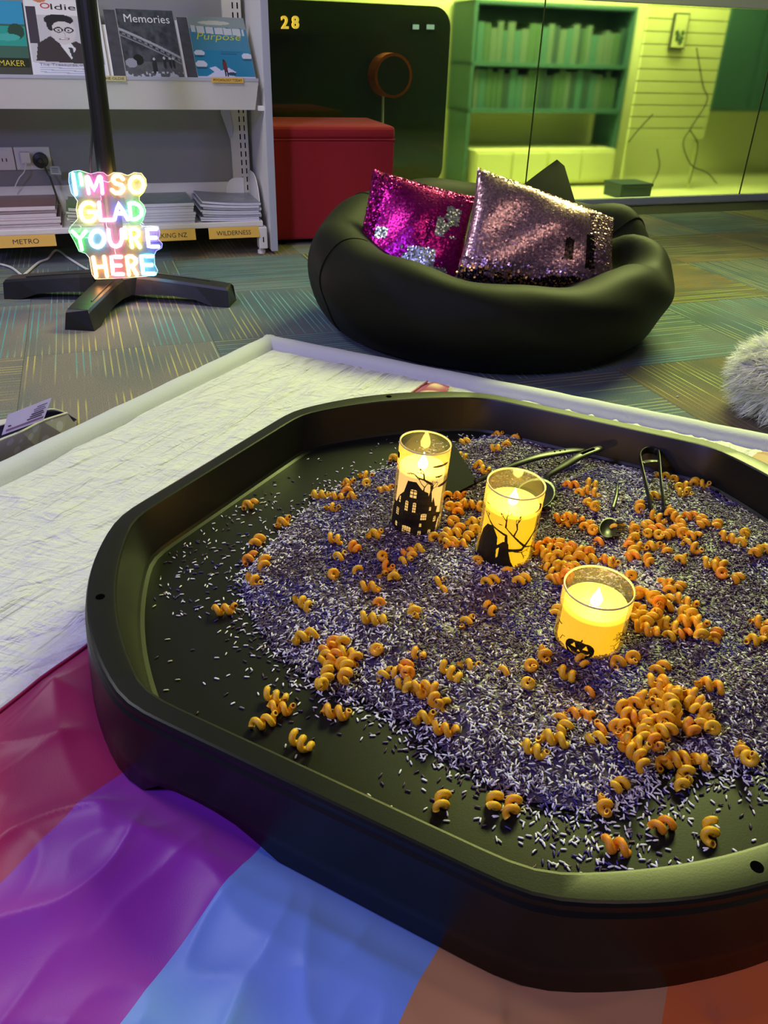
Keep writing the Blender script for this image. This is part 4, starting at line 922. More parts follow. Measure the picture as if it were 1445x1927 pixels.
# the bed the loose top grains lie on
bu = np.stack(np.meshgrid(np.linspace(-.32, .66, 230), np.linspace(.43, 1.42, 230), indexing='ij'), -1).reshape(-1, 2)
bh, bd, bi = heap_h(bu); nb_ = 230; idx = np.arange(nb_*nb_).reshape(nb_, nb_)
okv = (bd > .004) & (bi > .004); ok = okv.reshape(nb_, nb_); cell = ok[:-1, :-1] & ok[1:, :-1] & ok[1:, 1:] & ok[:-1, 1:]
ii = np.argwhere(cell); Fb = np.stack([idx[ii[:, 0], ii[:, 1]], idx[ii[:, 0]+1, ii[:, 1]], idx[ii[:, 0]+1, ii[:, 1]+1], idx[ii[:, 0], ii[:, 1]+1]], 1)
Vb = np.stack([bu[:, 0], bu[:, 1], FLO+bh], 1)
allV = np.concatenate([V_.reshape(-1, 3), Vb]); allF = Fg.tolist()+(Fb+n*nv).tolist()
bc_ = np.tile(np.array([.05, .03, .09]), (len(Vb), 1))
ri = obj('coloured_rice', allV, allF, 'rice_dyed', None, cols=np.concatenate([np.repeat(colr, nv, axis=0), bc_]), origin=[TC[0], TC[1], FLO])
sf = np.ones(len(allF), bool); ri.data.polygons.foreach_set('use_smooth', sf)
tag(ri, 'heap of loose white, lilac and purple dyed rice grains in the black tray', 'rice', kind='stuff')
def ground(x, y):                              # photo point -> point on the rice surface
    P = at(x, y, FLO)
    for _ in range(3): h = heap_h(P[None, :2])[0][0]; P = at(x, y, FLO+h)
    return P, h
# two stray grains on the carpet
for x, y in ((1275, 746),):
    P = at(x, y, .002); d = np.array([math.cos(.1), math.sin(.1), 0])*.0038
    v, f = tube([P-d, P-d*.6, P+d*.6, P+d], [.0003, .0012, .0012, .0003], 6); mat('rice_plain', (.75, .74, .72), .5); tag(obj('rice_grain', v, f, 'rice_plain', origin=P*[1, 1, 0]), 'single white rice grain lying on the carpet right of the beanbag', 'rice grain')

# ================================================================== LED CANDLES
mt, t, b = nt('candle_glass')
for nn_ in list(t.nodes):
    if nn_.type != 'OUTPUT_MATERIAL': t.nodes.remove(nn_)
out = [q for q in t.nodes if q.type == 'OUTPUT_MATERIAL'][0]
tr = t.nodes.new('ShaderNodeBsdfTransparent'); tr.inputs[0].default_value = (.93, .88, .74, 1); gl = t.nodes.new('ShaderNodeBsdfGlossy'); gl.inputs['Roughness'].default_value = .05
df = t.nodes.new('ShaderNodeBsdfTranslucent'); df.inputs[0].default_value = (.9, .7, .3, 1); m0 = t.nodes.new('ShaderNodeMixShader'); m0.inputs[0].default_value = .20
mx = t.nodes.new('ShaderNodeMixShader'); mx.inputs[0].default_value = .05
t.links.new(tr.outputs[0], m0.inputs[1]); t.links.new(df.outputs[0], m0.inputs[2]); t.links.new(m0.outputs[0], mx.inputs[1]); t.links.new(gl.outputs[0], mx.inputs[2]); t.links.new(mx.outputs[0], out.inputs[0])
mat_emit('flame', (1.0, .62, .12), 40)
mat('glass_rim', (.75, .60, .25), .15)
def tree(X, Y, asp, m_, a, ang, L_, r, depth, g_):
    b_ = (a[0]+L_*math.cos(ang)/asp, a[1]-L_*math.sin(ang)); m_ |= seg_mask(X, Y, a, b_, r, r*.65, asp)
    if depth == 0: return
    for k in range(2 if depth > 1 else 3): tree(X, Y, asp, m_, b_, ang+g_.uniform(-.95, .95), L_*g_.uniform(.62, .85), r*.62, depth-1, g_)
def bat(X, Y, cx, cy, s_, asp):
    P = [(-1, -.25), (-.5, -.1), (-.2, -.25), (0, -.05), (.2, -.25), (.5, -.1), (1, -.25), (.75, .2), (.4, .12), (.2, .35), (0, .2), (-.2, .35), (-.4, .12), (-.75, .2)]
    return poly_mask(X, Y, [(cx+x*s_/asp, cy+y*s_) for x, y in P])
def art_house(X, Y, asp):                       # Y down 0..1, X 0..1 across the visible half turn
    m_ = Y > .93; g_ = random.Random(4)
    m_ |= poly_mask(X, Y, [(.06, 1), (.07, .72), (.12, .60), (.16, .60), (.20, .50), (.27, .42), (.31, .26), (.42, .25), (.50, .34), (.58, .38), (.60, .50), (.63, .56), (.66, .44), (.70, .57), (.74, .58), (.73, .66), (.84, .70), (.78, .78), (.76, .93), (.76, 1)])
    tree(X, Y, asp, m_, (.64, .58), 1.9, .13, .024, 5, g_); m_ |= seg_mask(X, Y, (.64, .60), (.60, .26), .014, .008, asp)
    tree(X, Y, asp, m_, (.60, .26), 2.6, .10, .017, 4, g_); tree(X, Y, asp, m_, (.10, .62), 1.8, .08, .012, 4, g_)
    for cx, cy, s_ in ((.70, .18, .055), (.95, .12, .04), (.04, .16, .05)): m_ |= bat(X, Y, cx, cy, s_, asp)
    m_ |= ell(X, Y, .86, .31, .16, .03) & (Y < .325); m_ |= ell(X, Y, .72, .045, .13, .016)
    m_ |= ell(X, Y, .06, .03, .05, .05)
    def win_(cx, cy, w_, h_, nx, ny):
        inside = (np.abs(X-cx) < w_) & (np.abs(Y-cy) < h_) | (ell(X, Y, cx, cy-h_, w_, h_*.5))
        bars = (np.abs(((X-cx)/(2*w_)+.5)*nx % 1-.5) > .40) | (np.abs(((Y-cy)/(2*h_)+.5)*ny % 1-.5) > .40)
        m_[inside & ~bars] = False
    for a in ((.40, .42, .045, .045, 2, 2), (.33, .60, .022, .055, 2, 3), (.43, .60, .022, .055, 2, 3), (.22, .55, .015, .035, 1, 2), (.20, .72, .024, .04, 2, 3), (.56, .71, .04, .035, 3, 2), (.72, .76, .022, .03, 2, 2), (.20, .89, .02, .025, 2, 2), (.36, .92, .06, .045, 4, 4), (.53, .93, .022, .025, 2, 2), (.66, .92, .022, .022, 2, 2), (.53, .82, .017, .02, 1, 2), (.63, .60, .017, .02, 1, 2)): win_(*a)
    for k in range(26):
        x_ = g_.uniform(.78, 1.0); m_ |= seg_mask(X, Y, (x_, .97), (x_+g_.uniform(-.03, .03), .97-g_.uniform(.03, .13)), .006, .002, asp)
    return m_
def art_reaper(X, Y, asp):
    m_ = Y > .955; g_ = random.Random(9)
    m_ |= poly_mask(X, Y, [(.05, 1), (.08, .72), (.12, .50), (.18, .38), (.26, .36), (.33, .50), (.34, .62), (.40, .54), (.46, .56), (.48, .70), (.52, .84), (.60, 1)])
    m_[poly_mask(X, Y, [(.34, .68), (.37, .64), (.37, .78), (.35, .82)])] = False
    m_ |= seg_mask(X, Y, (.44, .66), (.62, .66), .025, .02, asp); m_ |= seg_mask(X, Y, (.44, .62), (.42, .44), .024, .016, asp); m_ |= seg_mask(X, Y, (.42, .44), (.25, .36), .016, .010, asp)
    m_ |= seg_mask(X, Y, (.62, .66), (.80, .36), .020, .012, asp); m_ |= seg_mask(X, Y, (.64, .60), (.50, .44), .016, .010, asp); m_ |= seg_mask(X, Y, (.50, .44), (.40, .32), .010, .006, asp)
    for a, an_, L_, r, d_ in (((.25, .36), 2.4, .07, .013, 3), ((.40, .32), 1.6, .09, .011, 3), ((.50, .44), 1.3, .11, .012, 3), ((.80, .36), .6, .10, .014, 4), ((.80, .36), 1.7, .11, .013, 4), ((.76, .44), .1, .12, .013, 4), ((.66, .62), -.3, .13, .012, 4), ((.85, .60), -1.2, .10, .010, 3), ((.54, .68), -.2, .10, .010, 2)): tree(X, Y, asp, m_, a, an_, L_, r, d_, g_)
    for cx, cy, s_ in ((.14, .10, .04), (.88, .52, .03), (.90, .64, .03), (.34, .30, .03)): m_ |= bat(X, Y, cx, cy, s_, asp)
    m_ |= ell(X, Y, .74, .06, .07, .06) & ~ell(X, Y, .71, .05, .065, .055)
    for k in range(7): x_ = .80+.03*k; m_ |= (np.abs(X-x_) < .004) & (Y > .74+.01*k)
    m_ |= (X > .79) & (np.abs(Y-.80) < .004); m_ |= (X > .79) & (np.abs(Y-.90) < .004); m_ |= seg_mask(X, Y, (.97, .70), (.95, 1.0), .012, .014, asp)
    return m_
def art_pumpkin(X, Y, asp):
    g_ = random.Random(12); m_ = Y > .965
    for k in range(90):
        x_ = g_.random(); m_ |= seg_mask(X, Y, (x_, 1.0), (x_+g_.uniform(-.03, .03), .97-g_.uniform(.0, .09)), .008, .002, asp)
    m_ |= ell(X, Y, .33, .78, .10, .16) | ell(X, Y, .275, .78, .08, .15) | ell(X, Y, .39, .78, .08, .15); m_ |= seg_mask(X, Y, (.335, .66), (.345, .58), .014, .010, asp)
    for P in ([(.25, .765), (.30, .765), (.28, .675)], [(.36, .765), (.415, .765), (.39, .675)], [(.315, .82), (.345, .82), (.33, .78)]): m_[poly_mask(X, Y, P)] = False
    sm_ = ell(X, Y, .33, .81, .105, .10) & ~ell(X, Y, .33, .775, .12, .10) & (Y > .80); m_[sm_] = False
    m_ |= seg_mask(X, Y, (.97, .36), (.88, .78), .014, .022, asp); tree(X, Y, asp, m_, (.89, .66), 2.9, .16, .018, 4, g_); tree(X, Y, asp, m_, (.90, .62), 2.0, .16, .017, 4, g_); tree(X, Y, asp, m_, (.94, .50), 1.4, .13, .015, 3, g_)
    tree(X, Y, asp, m_, (.80, .70), 2.6, .14, .016, 4, g_); m_ |= seg_mask(X, Y, (.80, .70), (.90, .62), .018, .02, asp); tree(X, Y, asp, m_, (.02, .95), 1.5, .12, .014, 4, g_); m_ |= bat(X, Y, .07, .52, .07, asp); m_ |= seg_mask(X, Y, (.12, .80), (.14, .70), .008, .006, asp); m_ |= seg_mask(X, Y, (.14, .70), (.17, .69), .006, .005, asp)
    return m_
def candle(bx, by, tx, ty, h, dia, wax_f, art, label, glow, power):
    base, _ = ground(bx, by); base[2] = base[2]-.002
    # the axis leans a little in the rice: the top lies on its own sight line
    d = ray(tx, ty); top = C+d*((base[2]+h-H)/d[2]); ax = top-base; ax *= h/np.linalg.norm(ax); ax /= h
    side = Rv-ax*(Rv@ax); side /= np.linalg.norm(side); fw = np.cross(ax, side)            # fw points away from the viewer
    if fw@Fv < 0: fw = -fw
    R_ = dia/2; M = 48
    def ringa(r, z): return np.array([base+ax*z+r*(side*math.cos(a)+fw*math.sin(a)) for a in np.linspace(0, 2*math.pi, M, endpoint=False)])
    root = empty('led_candle', base, label, 'candle', 'halloween led candles in the tray')
    v, f = loft([ringa(R_-.001, .0), ringa(R_, .002), ringa(R_, h)], capends=False); gls = obj('glass', v, f, 'candle_glass', root, smooth=True)
    v, f = loft([ringa(R_+.0004, h-.0012), ringa(R_+.0002, h+.0006), ringa(R_-.0018, h+.0006), ringa(R_-.0020, h-.0012)], capends=False); obj('rim', v, f, 'glass_rim', gls, smooth=True)
    v, f = loft([ringa(R_-.0045, .001), ringa(R_-.0045, h*wax_f+.002), ringa(R_-.008, h*wax_f), ringa(R_*.5, h*wax_f-.002), ringa(.004, h*wax_f-.004)], capends=False)
    v = np.concatenate([v, [base+ax*(h*wax_f-.004)]]); k0 = 4*M; f += [(k0+k, k0+(k+1) % M, len(v)-1) for k in range(M)]
    mn = 'wax_'+str(len(MATS)); mat_emit(mn, glow[:3], glow[3]); setp(MATS[mn].node_tree.nodes['Principled BSDF'], color=(.5, .38, .15), rough=.5)
    obj('wax', v, f, mn, root, smooth=False)
    fc = base+ax*(h*wax_f-.004); fp = []
    for z, r in ((0, .0015), (.003, .0062), (.009, .0078), (.015, .0056), (.022, .0024), (.028, .0003)): fp.append(np.array([fc+ax*z+r*(side*math.cos(a)+fw*math.sin(a)*.5) for a in np.linspace(0, 2*math.pi, 12, endpoint=False)]))
    v, f = loft(fp); obj('flame', v, f, 'flame', root, smooth=True)
    v, f = loft([ringa(R_-.0005, .0), ringa(R_+.0006, .0), ringa(R_+.0006, .006), ringa(R_-.0005, .006)], capends=False); obj('foot_ring', v, f, 'print_black', root)
    # printed silhouette wrapped on the front half of the glass
    nx, ny = 220, int(220*h/(math.pi*R_)); Y, X = np.mgrid[0:ny, 0:nx]; X = (X+.5)/nx; Y = (Y+.5)/ny
    hp_ = .90; m_ = art(X, Y, math.pi*R_/(h*hp_))
    Vp = []; Fp = []
    for j in range(ny):
        row = m_[j]; k = 0
        while k < nx:
            if row[k]:
                k2 = k
                while k2 < nx and row[k2] and k2-k < 8: k2 += 1
                z0 = h*hp_*(1-(j+1)/ny); z1 = h*hp_*(1-j/ny); q = []
                for kk, zz in ((k, z0), (k2, z0), (k2, z1), (k, z1)):
                    a = math.pi+math.pi*kk/nx                     # left limb -> front -> right limb
                    q.append(base+ax*zz+(R_+.0004)*(side*math.cos(a)+fw*math.sin(a)))
                Fp.append((len(Vp), len(Vp)+1, len(Vp)+2, len(Vp)+3)); Vp += q; k = k2
            else: k += 1
    obj('silhouette', Vp, Fp, 'print_black', root)
    l = bpy.data.lights.new('candle_light', 'POINT'); l.energy = power; l.color = (1.0, .55, .10); l.shadow_soft_size = .006
    lo_ = bpy.data.objects.new('candle_light', l); COL.objects.link(lo_); lo_.location = fc+ax*.03
    return root, base
CAND = []
CAND.append(candle(781, 985, 801, 832, .142, .0755, .72, art_house, 'tall glass candle printed with a haunted house and bare tree', (1.0, .66, .24, 1.05), .45))
CAND.append(candle(947, 1040, 972, 909, .122, .081, .74, art_reaper, 'middle-height glass candle printed with a hooded figure and twisted tree', (1.0, .58, .010, 1.15), .5))
CAND.append(candle(1106, 1200, 1128, 1104, .084, .0845, .70, art_pumpkin, 'short wide glass candle printed with a jack-o-lantern and grass', (1.0, .57, .012, 1.10), .45))

# ================================================================== UTENSILS
def bar(path, wid, th, upv=(0, 0, 1)):
    P = np.asarray(path, float); n = len(P); w_ = np.full(n, wid) if np.isscalar(wid) else np.asarray(wid); tt = np.full(n, th) if np.isscalar(th) else np.asarray(th)
    T = np.gradient(P, axis=0); T /= np.linalg.norm(T, axis=1)[:, None]; rings = []
    for i in range(n):
        s_ = np.cross(T[i], upv); s_ /= np.linalg.norm(s_)+1e-9; u_ = np.cross(s_, T[i])
        rings.append(np.array([P[i]+s_*w_[i]/2*math.cos(a)*(1 if abs(math.cos(a)) < .99 else 1)+u_*tt[i]/2*math.sin(a) for a in np.linspace(0, 2*math.pi, 12, endpoint=False)]))
    return loft(rings)
gz = lambda x, y, up=0: ground(x, y)[0]+np.array([0, 0, up])
# slotted turner left of the reaper candle
P_neck = gz(893, 915, .012); P_end = at(1098, 848, RIM-.030)
r = empty('serving_turner', gz(860, 925), 'black turner with its blade behind the haunted house candle', 'turner')
q = [gz(896, 916, .006), gz(850, 868, .034), gz(800, 890, .026), gz(835, 945, .003)]
v, f = loft([np.array(q), np.array([p+[0, 0, .003] for p in q])]); obj('blade', v, f, 'blade_black', r)
path = smooth_path([P_neck-[0, 0, .004], P_neck*.75+P_end*.25+[0, 0, .006], P_neck*.45+P_end*.55+[0, 0, .012], P_neck*.15+P_end*.85+[0, 0, .007], P_end], 6)
wd_ = np.interp(np.linspace(0, 1, len(path)), [0, .25, .6, .9, 1], [.009, .012, .021, .018, .010]); v, f = bar(path, wd_, .007); hd = obj('handle', v, f, 'utensil_black', r, smooth=True)
for t_ in (.66, .70, .74): i = int(t_*(len(path)-1)); c = path[i]+[0, 0, .0036]; qq = np.array([c+[.0016*math.cos(a), .0016*math.sin(a), 0] for a in np.linspace(0, 2*math.pi, 8, endpoint=False)]); v, f = loft([qq, qq+[0, 0, .0006]]); obj('hole', v, f, 'hole_black', hd)
# big spoon right behind the reaper candle
r = empty('serving_spoon', gz(1005, 960), 'black serving spoon with its bowl behind the hooded figure candle', 'spoon')
bcen = gz(1004, 945, .016); n1 = gz(1030, 915, .020); e1 = at(1130, 843, RIM-.012)
ax1 = n1-gz(985, 985, .006); ax1 /= np.linalg.norm(ax1); sd = np.cross(ax1, (0, 0, 1)); sd /= np.linalg.norm(sd); upn = np.cross(sd, ax1)
def bowl(cn_, a_, s_, u_, L_, W_, dep, th_=.002):
    rr = [];
    for k, q_ in enumerate(np.linspace(.02, 1, 9)): rr.append(np.array([cn_+a_*L_*q_*math.cos(x)+s_*W_*q_*math.sin(x)-u_*dep*(1-q_**2) for x in np.linspace(0, 2*math.pi, 24, endpoint=False)]))
    for q_ in np.linspace(1, .02, 9): rr.append(np.array([cn_+a_*L_*q_*math.cos(x)+s_*W_*q_*math.sin(x)-u_*(dep*(1-q_**2)+th_) for x in np.linspace(0, 2*math.pi, 24, endpoint=False)]))
    return loft(rr)
v, f = bowl(bcen, ax1, sd, upn, .046, .031, .012); obj('bowl', v, f, 'utensil_black', r, smooth=True)
path = smooth_path([n1-ax1*.012-[0, 0, .003], n1+[0, 0, .001], n1*.7+e1*.3+[0, 0, .004], n1*.4+e1*.6+[0, 0, .006], e1], 6)
wd_ = np.interp(np.linspace(0, 1, len(path)), [0, .2, .5, .95, 1], [.012, .010, .017, .019, .012]); v, f = bar(path, wd_, .007); hd = obj('handle', v, f, 'utensil_black', r, smooth=True)
i0 = int(.72*len(path)); v, f = bar(path[i0:i0+5]+np.array([0, 0, .0036]), .006, .0008); obj('hanging_slot', v, f, 'hole_black', hd)
# spaghetti spoon with teeth
r = empty('pasta_fork', gz(1150, 1020), 'small black toothed pasta spoon lying on the rice', 'pasta spoon')
bcen = gz(1143, 1006, .013); a1_ = gz(1153, 975, .015)-gz(1138, 1030, .007); a1_ /= np.linalg.norm(a1_); s1_ = np.cross(a1_, (0, 0, 1)); s1_ /= np.linalg.norm(s1_); u1_ = np.cross(s1_, a1_)
v, f = bowl(bcen, a1_, s1_, u1_, .026, .014, .008); bw = obj('bowl', v, f, 'utensil_black', r, smooth=True)
for k, t_ in enumerate((-.7, -.25, .2, .65)):
    p = bcen+a1_*.026*t_+s1_*.014*math.sqrt(1-t_*t_); v, f = tube([p-s1_*.002, p+s1_*.006+u1_*.002, p+s1_*.011+u1_*.005], [.0028, .0022, .0008], 8); obj('tooth', v, f, 'utensil_black', bw)
n1 = gz(1150, 972, .016); e1 = gz(1158, 929, .016); path = smooth_path([n1-a1_*.006, n1*.5+e1*.5+[.002, 0, .002], e1], 6); v, f = bar(path, np.linspace(.007, .005, len(path)), .004); obj('handle', v, f, 'utensil_black', r, smooth=True)
# tongs
r = empty('serving_tongs', gz(1222, 930), 'black plastic tongs with a looped end standing in the rice', 'tongs')
tl = [gz(1226, 972, .004), gz(1212, 938, .020), gz(1199, 905, .034), gz(1197, 893, .038), gz(1205, 886, .040), gz(1218, 885, .040), gz(1228, 888, .039), gz(1232, 896, .037), gz(1240, 935, .020), gz(1250, 974, .004)]
path = smooth_path(tl, 6); v, f = bar(path, .0045, .013); obj('arms', v, f, 'utensil_black', r, smooth=True)
v, f = bar(smooth_path([gz(1200, 904, .034), gz(1216, 900, .033), gz(1231, 901, .034)], 5), .012, .003); obj('spring_bridge', v, f, 'utensil_black', r, smooth=True)
for x, y in ((1227, 975), (1250, 977)): v, f = bowl(gz(x, y, .004), np.array([.5, -.85, 0]), np.array([.85, .5, 0]), TZ, .012, .007, .003); obj('tip', v, f, 'utensil_black', r, smooth=True)

# ================================================================== PASTA
for n_, c_ in (('pasta_orange', (.84, .40, .012)), ('pasta_amber', (.82, .46, .014)), ('pasta_deep', (.84, .30, .010))): mat(n_, c_, .42, bump=.25, bscale=900, var=.12, vscale=120)
mat('pasta_bore', (.20, .05, .003), .7)
def corkscrew(turns, R_=.0049, r=.0036, pitch=.0122, jit=0):
    n = int(turns*14); t_ = np.linspace(0, turns*2*math.pi, n); x = pitch*t_/(2*math.pi); x -= x.mean()
    P = np.stack([x, R_*np.cos(t_+jit), R_*np.sin(t_+jit)], 1)
    v, f = tube(P, r, 8, caps=False); m_ = len(f); fm = [0]*m_
    for end in (0, n-1):
        rim = v[end*8:end*8+8]; c = rim.mean(0); dirv = (P[1]-P[0]) if end == 0 else (P[-2]-P[-1]); dirv /= np.linalg.norm(dirv)
        b0 = len(v); v = np.concatenate([v, c+(rim-c)*.55, c+(rim-c)*.55+dirv*.002])
        for k in range(8):
            k2 = (k+1) % 8; f.append((end*8+k, end*8+k2, b0+k2, b0+k)); fm.append(0); f.append((b0+k, b0+k2, b0+8+k2, b0+8+k)); fm.append(1)
        f.append(tuple(b0+8+k for k in range(8))); fm.append(1)
    return v, f, fm
PM = {}
for kind, tn in (('L', 2.3), ('M', 1.75), ('S', 1.3), ('T', .9)):
    for ci, cn_ in enumerate(('pasta_orange', 'pasta_amber', 'pasta_deep')):
        v, f, fm = corkscrew(tn, jit=ci*1.3); me = bpy.data.meshes.new('corkscrew_pasta'); me.from_pydata(v.tolist(), [], f); me.materials.append(MATS[cn_]); me.materials.append(MATS['pasta_bore']); me.polygons.foreach_set('material_index', np.array(fm, np.int32)); me.polygons.foreach_set('use_smooth', np.ones(len(f), bool)); PM[kind, ci] = me
# x, y, direction of the axis in the photo (degrees, r = seen end-on), length, -1 half buried
pz = '''470 949 15 M;532 982 10 M;485 1017 45 M;470 1050 30 M;497 1060 80 M;601 931 -5 L;633 935 -5 M;655 908 0 M;655 922 45 S;663 934 0 S;689 895 -20 M;689 909 r S;626 955 -20 M;630 1014 -15 M;666 1030 -45 M;640 1048 10 Sb;704 1005 5 M;713 925 0 Tb
876 832 10 M;936 818 0 M;953 837 30 M;933 843 -10 S;970 825 20 M;871 860 -25 M;900 874 0 S;911 884 -20 M;742 861 20 S;730 921 10 S;841 932 60 S;863 933 0 M;846 953 r S;865 952 20 S;880 948 -10 M;865 962 30 S;900 951 -30 S;852 980 30 M;890 982 0 M;893 996 r S;863 995 40 S;852 1003 0 M;836 1011 20 S;850 1020 10 M;868 1023 -10 S;879 1010 40 S;815 1009 85 S;846 1028 0 Sb
1074 913 0 M;1113 910 -20 M;1094 927 10 S;1115 926 -20 M;1119 953 90 S;1105 948 80 Sb;1056 976 -10 M;1068 973 0 S;1088 978 -20 S;1065 988 0 Mb;1103 990 20 M;1116 997 r S;1161 993 30 M;1008 1026 -40 S;1017 1036 -10 S;1030 1048 -50 M;1035 1021 0 S;1037 1034 -30 S;1053 1026 60 S;1050 1043 45 S;1074 1028 10 M;1066 1039 60 S;1090 1034 -30 S;1046 1059 -60 S;1056 1066 0 S;1070 1056 30 S;1066 1070 20 S;1081 1066 30 S;1108 1038 r S;1110 1052 0 M;1091 1044 60 S;1140 1053 -20 M;1152 1060 -20 S;1035 1073 -45 Sb;1023 1061 0 Tb;1044 1090 10 S;1060 1089 0 M;1069 1079 30 S;981 1091 30 M;922 1093 20 M;953 1076 60 Sb;897 1056 r Sb;922 1146 -45 Mb;1046 1151 60 Sb;878 1171 20 Mb;1124 1021 0 Sb;1188 1083 r S
1248 897 0 M;1267 902 r S;1277 916 r S;1290 914 -20 S;1282 928 -20 S;1293 925 -50 S;1306 909 60 M;1321 911 -20 M;1230 934 5 M;1204 954 85 M;1238 974 -30 M;1262 963 60 S;1272 974 -40 M;1299 971 0 M;1317 978 30 S;1323 986 20 M;1349 987 70 M;1194 995 80 M;1215 989 20 S;1193 1011 80 S;1218 1004 r S;1239 1006 r S;1233 996 10 M;1257 1006 30 M;1279 985 0 S;1273 996 20 M;1284 1002 60 S;1303 1009 0 M;1290 1022 0 Sb;1308 1031 -40 S;1185 1024 60 S;1191 1038 80 M;1206 1031 -30 S;1226 1028 -10 M;1189 1048 0 S;1220 1054 -60 M;1255 1037 90 Sb;1284 1053 10 S;1369 1011 -20 M;1401 1003 80 M;1397 1020 10 S;1424 1039 20 S;1438 1033 0 M;1339 1062 -20 M;1358 1061 -50 S;1358 1078 r S;1386 1089 20 S
1252 1098 0 S;1261 1109 45 S;1277 1106 45 Mb;1201 1115 30 S;1215 1118 -10 M;1229 1124 60 S;1254 1128 0 S;1239 1134 60 S;1253 1140 0 S;1291 1133 -25 L;1287 1153 80 S;1301 1155 80 S;1194 1146 40 S;1198 1159 40 M;1211 1154 70 S;1235 1155 r S;1220 1167 30 M;1248 1172 -60 M;1263 1176 -30 M;1217 1184 -20 L;1264 1197 10 S;1282 1193 0 M;1295 1170 -10 M;1315 1170 -30 M;1321 1191 70 S;1347 1193 60 M;1343 1208 0 Sb;1430 1171 -30 M;1421 1205 -10 M;1442 1190 60 S;1191 1237 r S;1163 1246 20 S;1242 1258 30 M;1336 1289 -15 L
572 1197 15 L;627 1208 60 M;618 1222 20 S;610 1237 30 S;627 1235 30 S;645 1207 60 S;650 1228 -10 M;669 1237 80 S;618 1257 70 M;642 1251 60 S;651 1256 80 M;616 1270 80 S;647 1274 60 S;606 1287 r S;519 1311 -20 L;528 1333 -5 L;498 1358 20 L;568 1398 -38 L;630 1340 -12 L;708 1222 r S
783 1231 -30 Mb;723 1271 20 Mb;745 1268 -30 Sb;760 1255 30 S;767 1266 r S;761 1288 -20 Sb;772 1290 80 S;789 1301 -20 S;797 1293 0 M;816 1295 -45 S;818 1319 -70 S;836 1324 -70 Sb;849 1266 -40 L;882 1252 -15 Mb;797 1350 0 M;838 1373 -15 L
719 1046 r S;727 1065 -30 S;743 1084 45 S;719 1083 0 Tb;768 1040 0 Sb;786 1032 0 S;774 1048 60 Tb;764 1057 0 Sb;697 1105 -5 M;714 1135 r S;703 1165 -10 L;779 1151 70 M;673 1072 80 Tb;828 1095 0 Tb;832 1112 0 Tb;627 1080 r S;571 1134 -40 L;423 1147 5 L;478 1091 -50 M
1025 1232 80 M;999 1252 r S;993 1286 r S;944 1265 0 Tb;1065 1268 -30 M;1095 1247 -60 Sb;1113 1304 0 Tb;1058 1353 20 Sb;1090 1347 -10 Mb;1110 1352 -60 Sb;1059 1370 30 S;1041 1389 -15 L;1003 1410 -28 L;1127 1374 0 Tb;1119 1391 0 Sb
1233 1285 -20 S;1246 1281 -10 S;1237 1307 20 M;1253 1297 -30 S;1265 1314 30 M;1287 1308 -20 M;1303 1304 -40 S;1267 1330 r S;1239 1328 r S;1198 1322 30 M;1212 1313 -40 S;1175 1337 -60 M;1195 1351 -20 M;1217 1344 60 S;1235 1355 80 S;1250 1355 45 S;1259 1373 45 S;1304 1329 -60 S;1326 1333 -60 M;1289 1360 -40 M;1304 1371 -80 S;1322 1357 60 S;1342 1369 r S;1159 1368 90 S;1175 1368 -70 S;1191 1370 0 Sb;1217 1370 60 S;1212 1382 -85 S;1231 1394 -70 M;1237 1376 0 S;1177 1388 -60 S;1199 1397 -30 M;1187 1411 -45 M;1207 1431 -70 M;1248 1436 20 S;1264 1428 -10 S;1294 1429 -10 M;1320 1431 -30 S;1290 1457 75 S;1284 1473 80 S;1398 1411 60 S;1409 1427 r S;1167 1476 30 M
832 1507 80 M;930 1506 75 M;964 1518 75 M;1138 1516 80 M;1247 1553 25 M;1337 1564 82 M;1160 1592 -12 M'''
cb_px = [proj(b_)[0] for _, b_ in CAND]
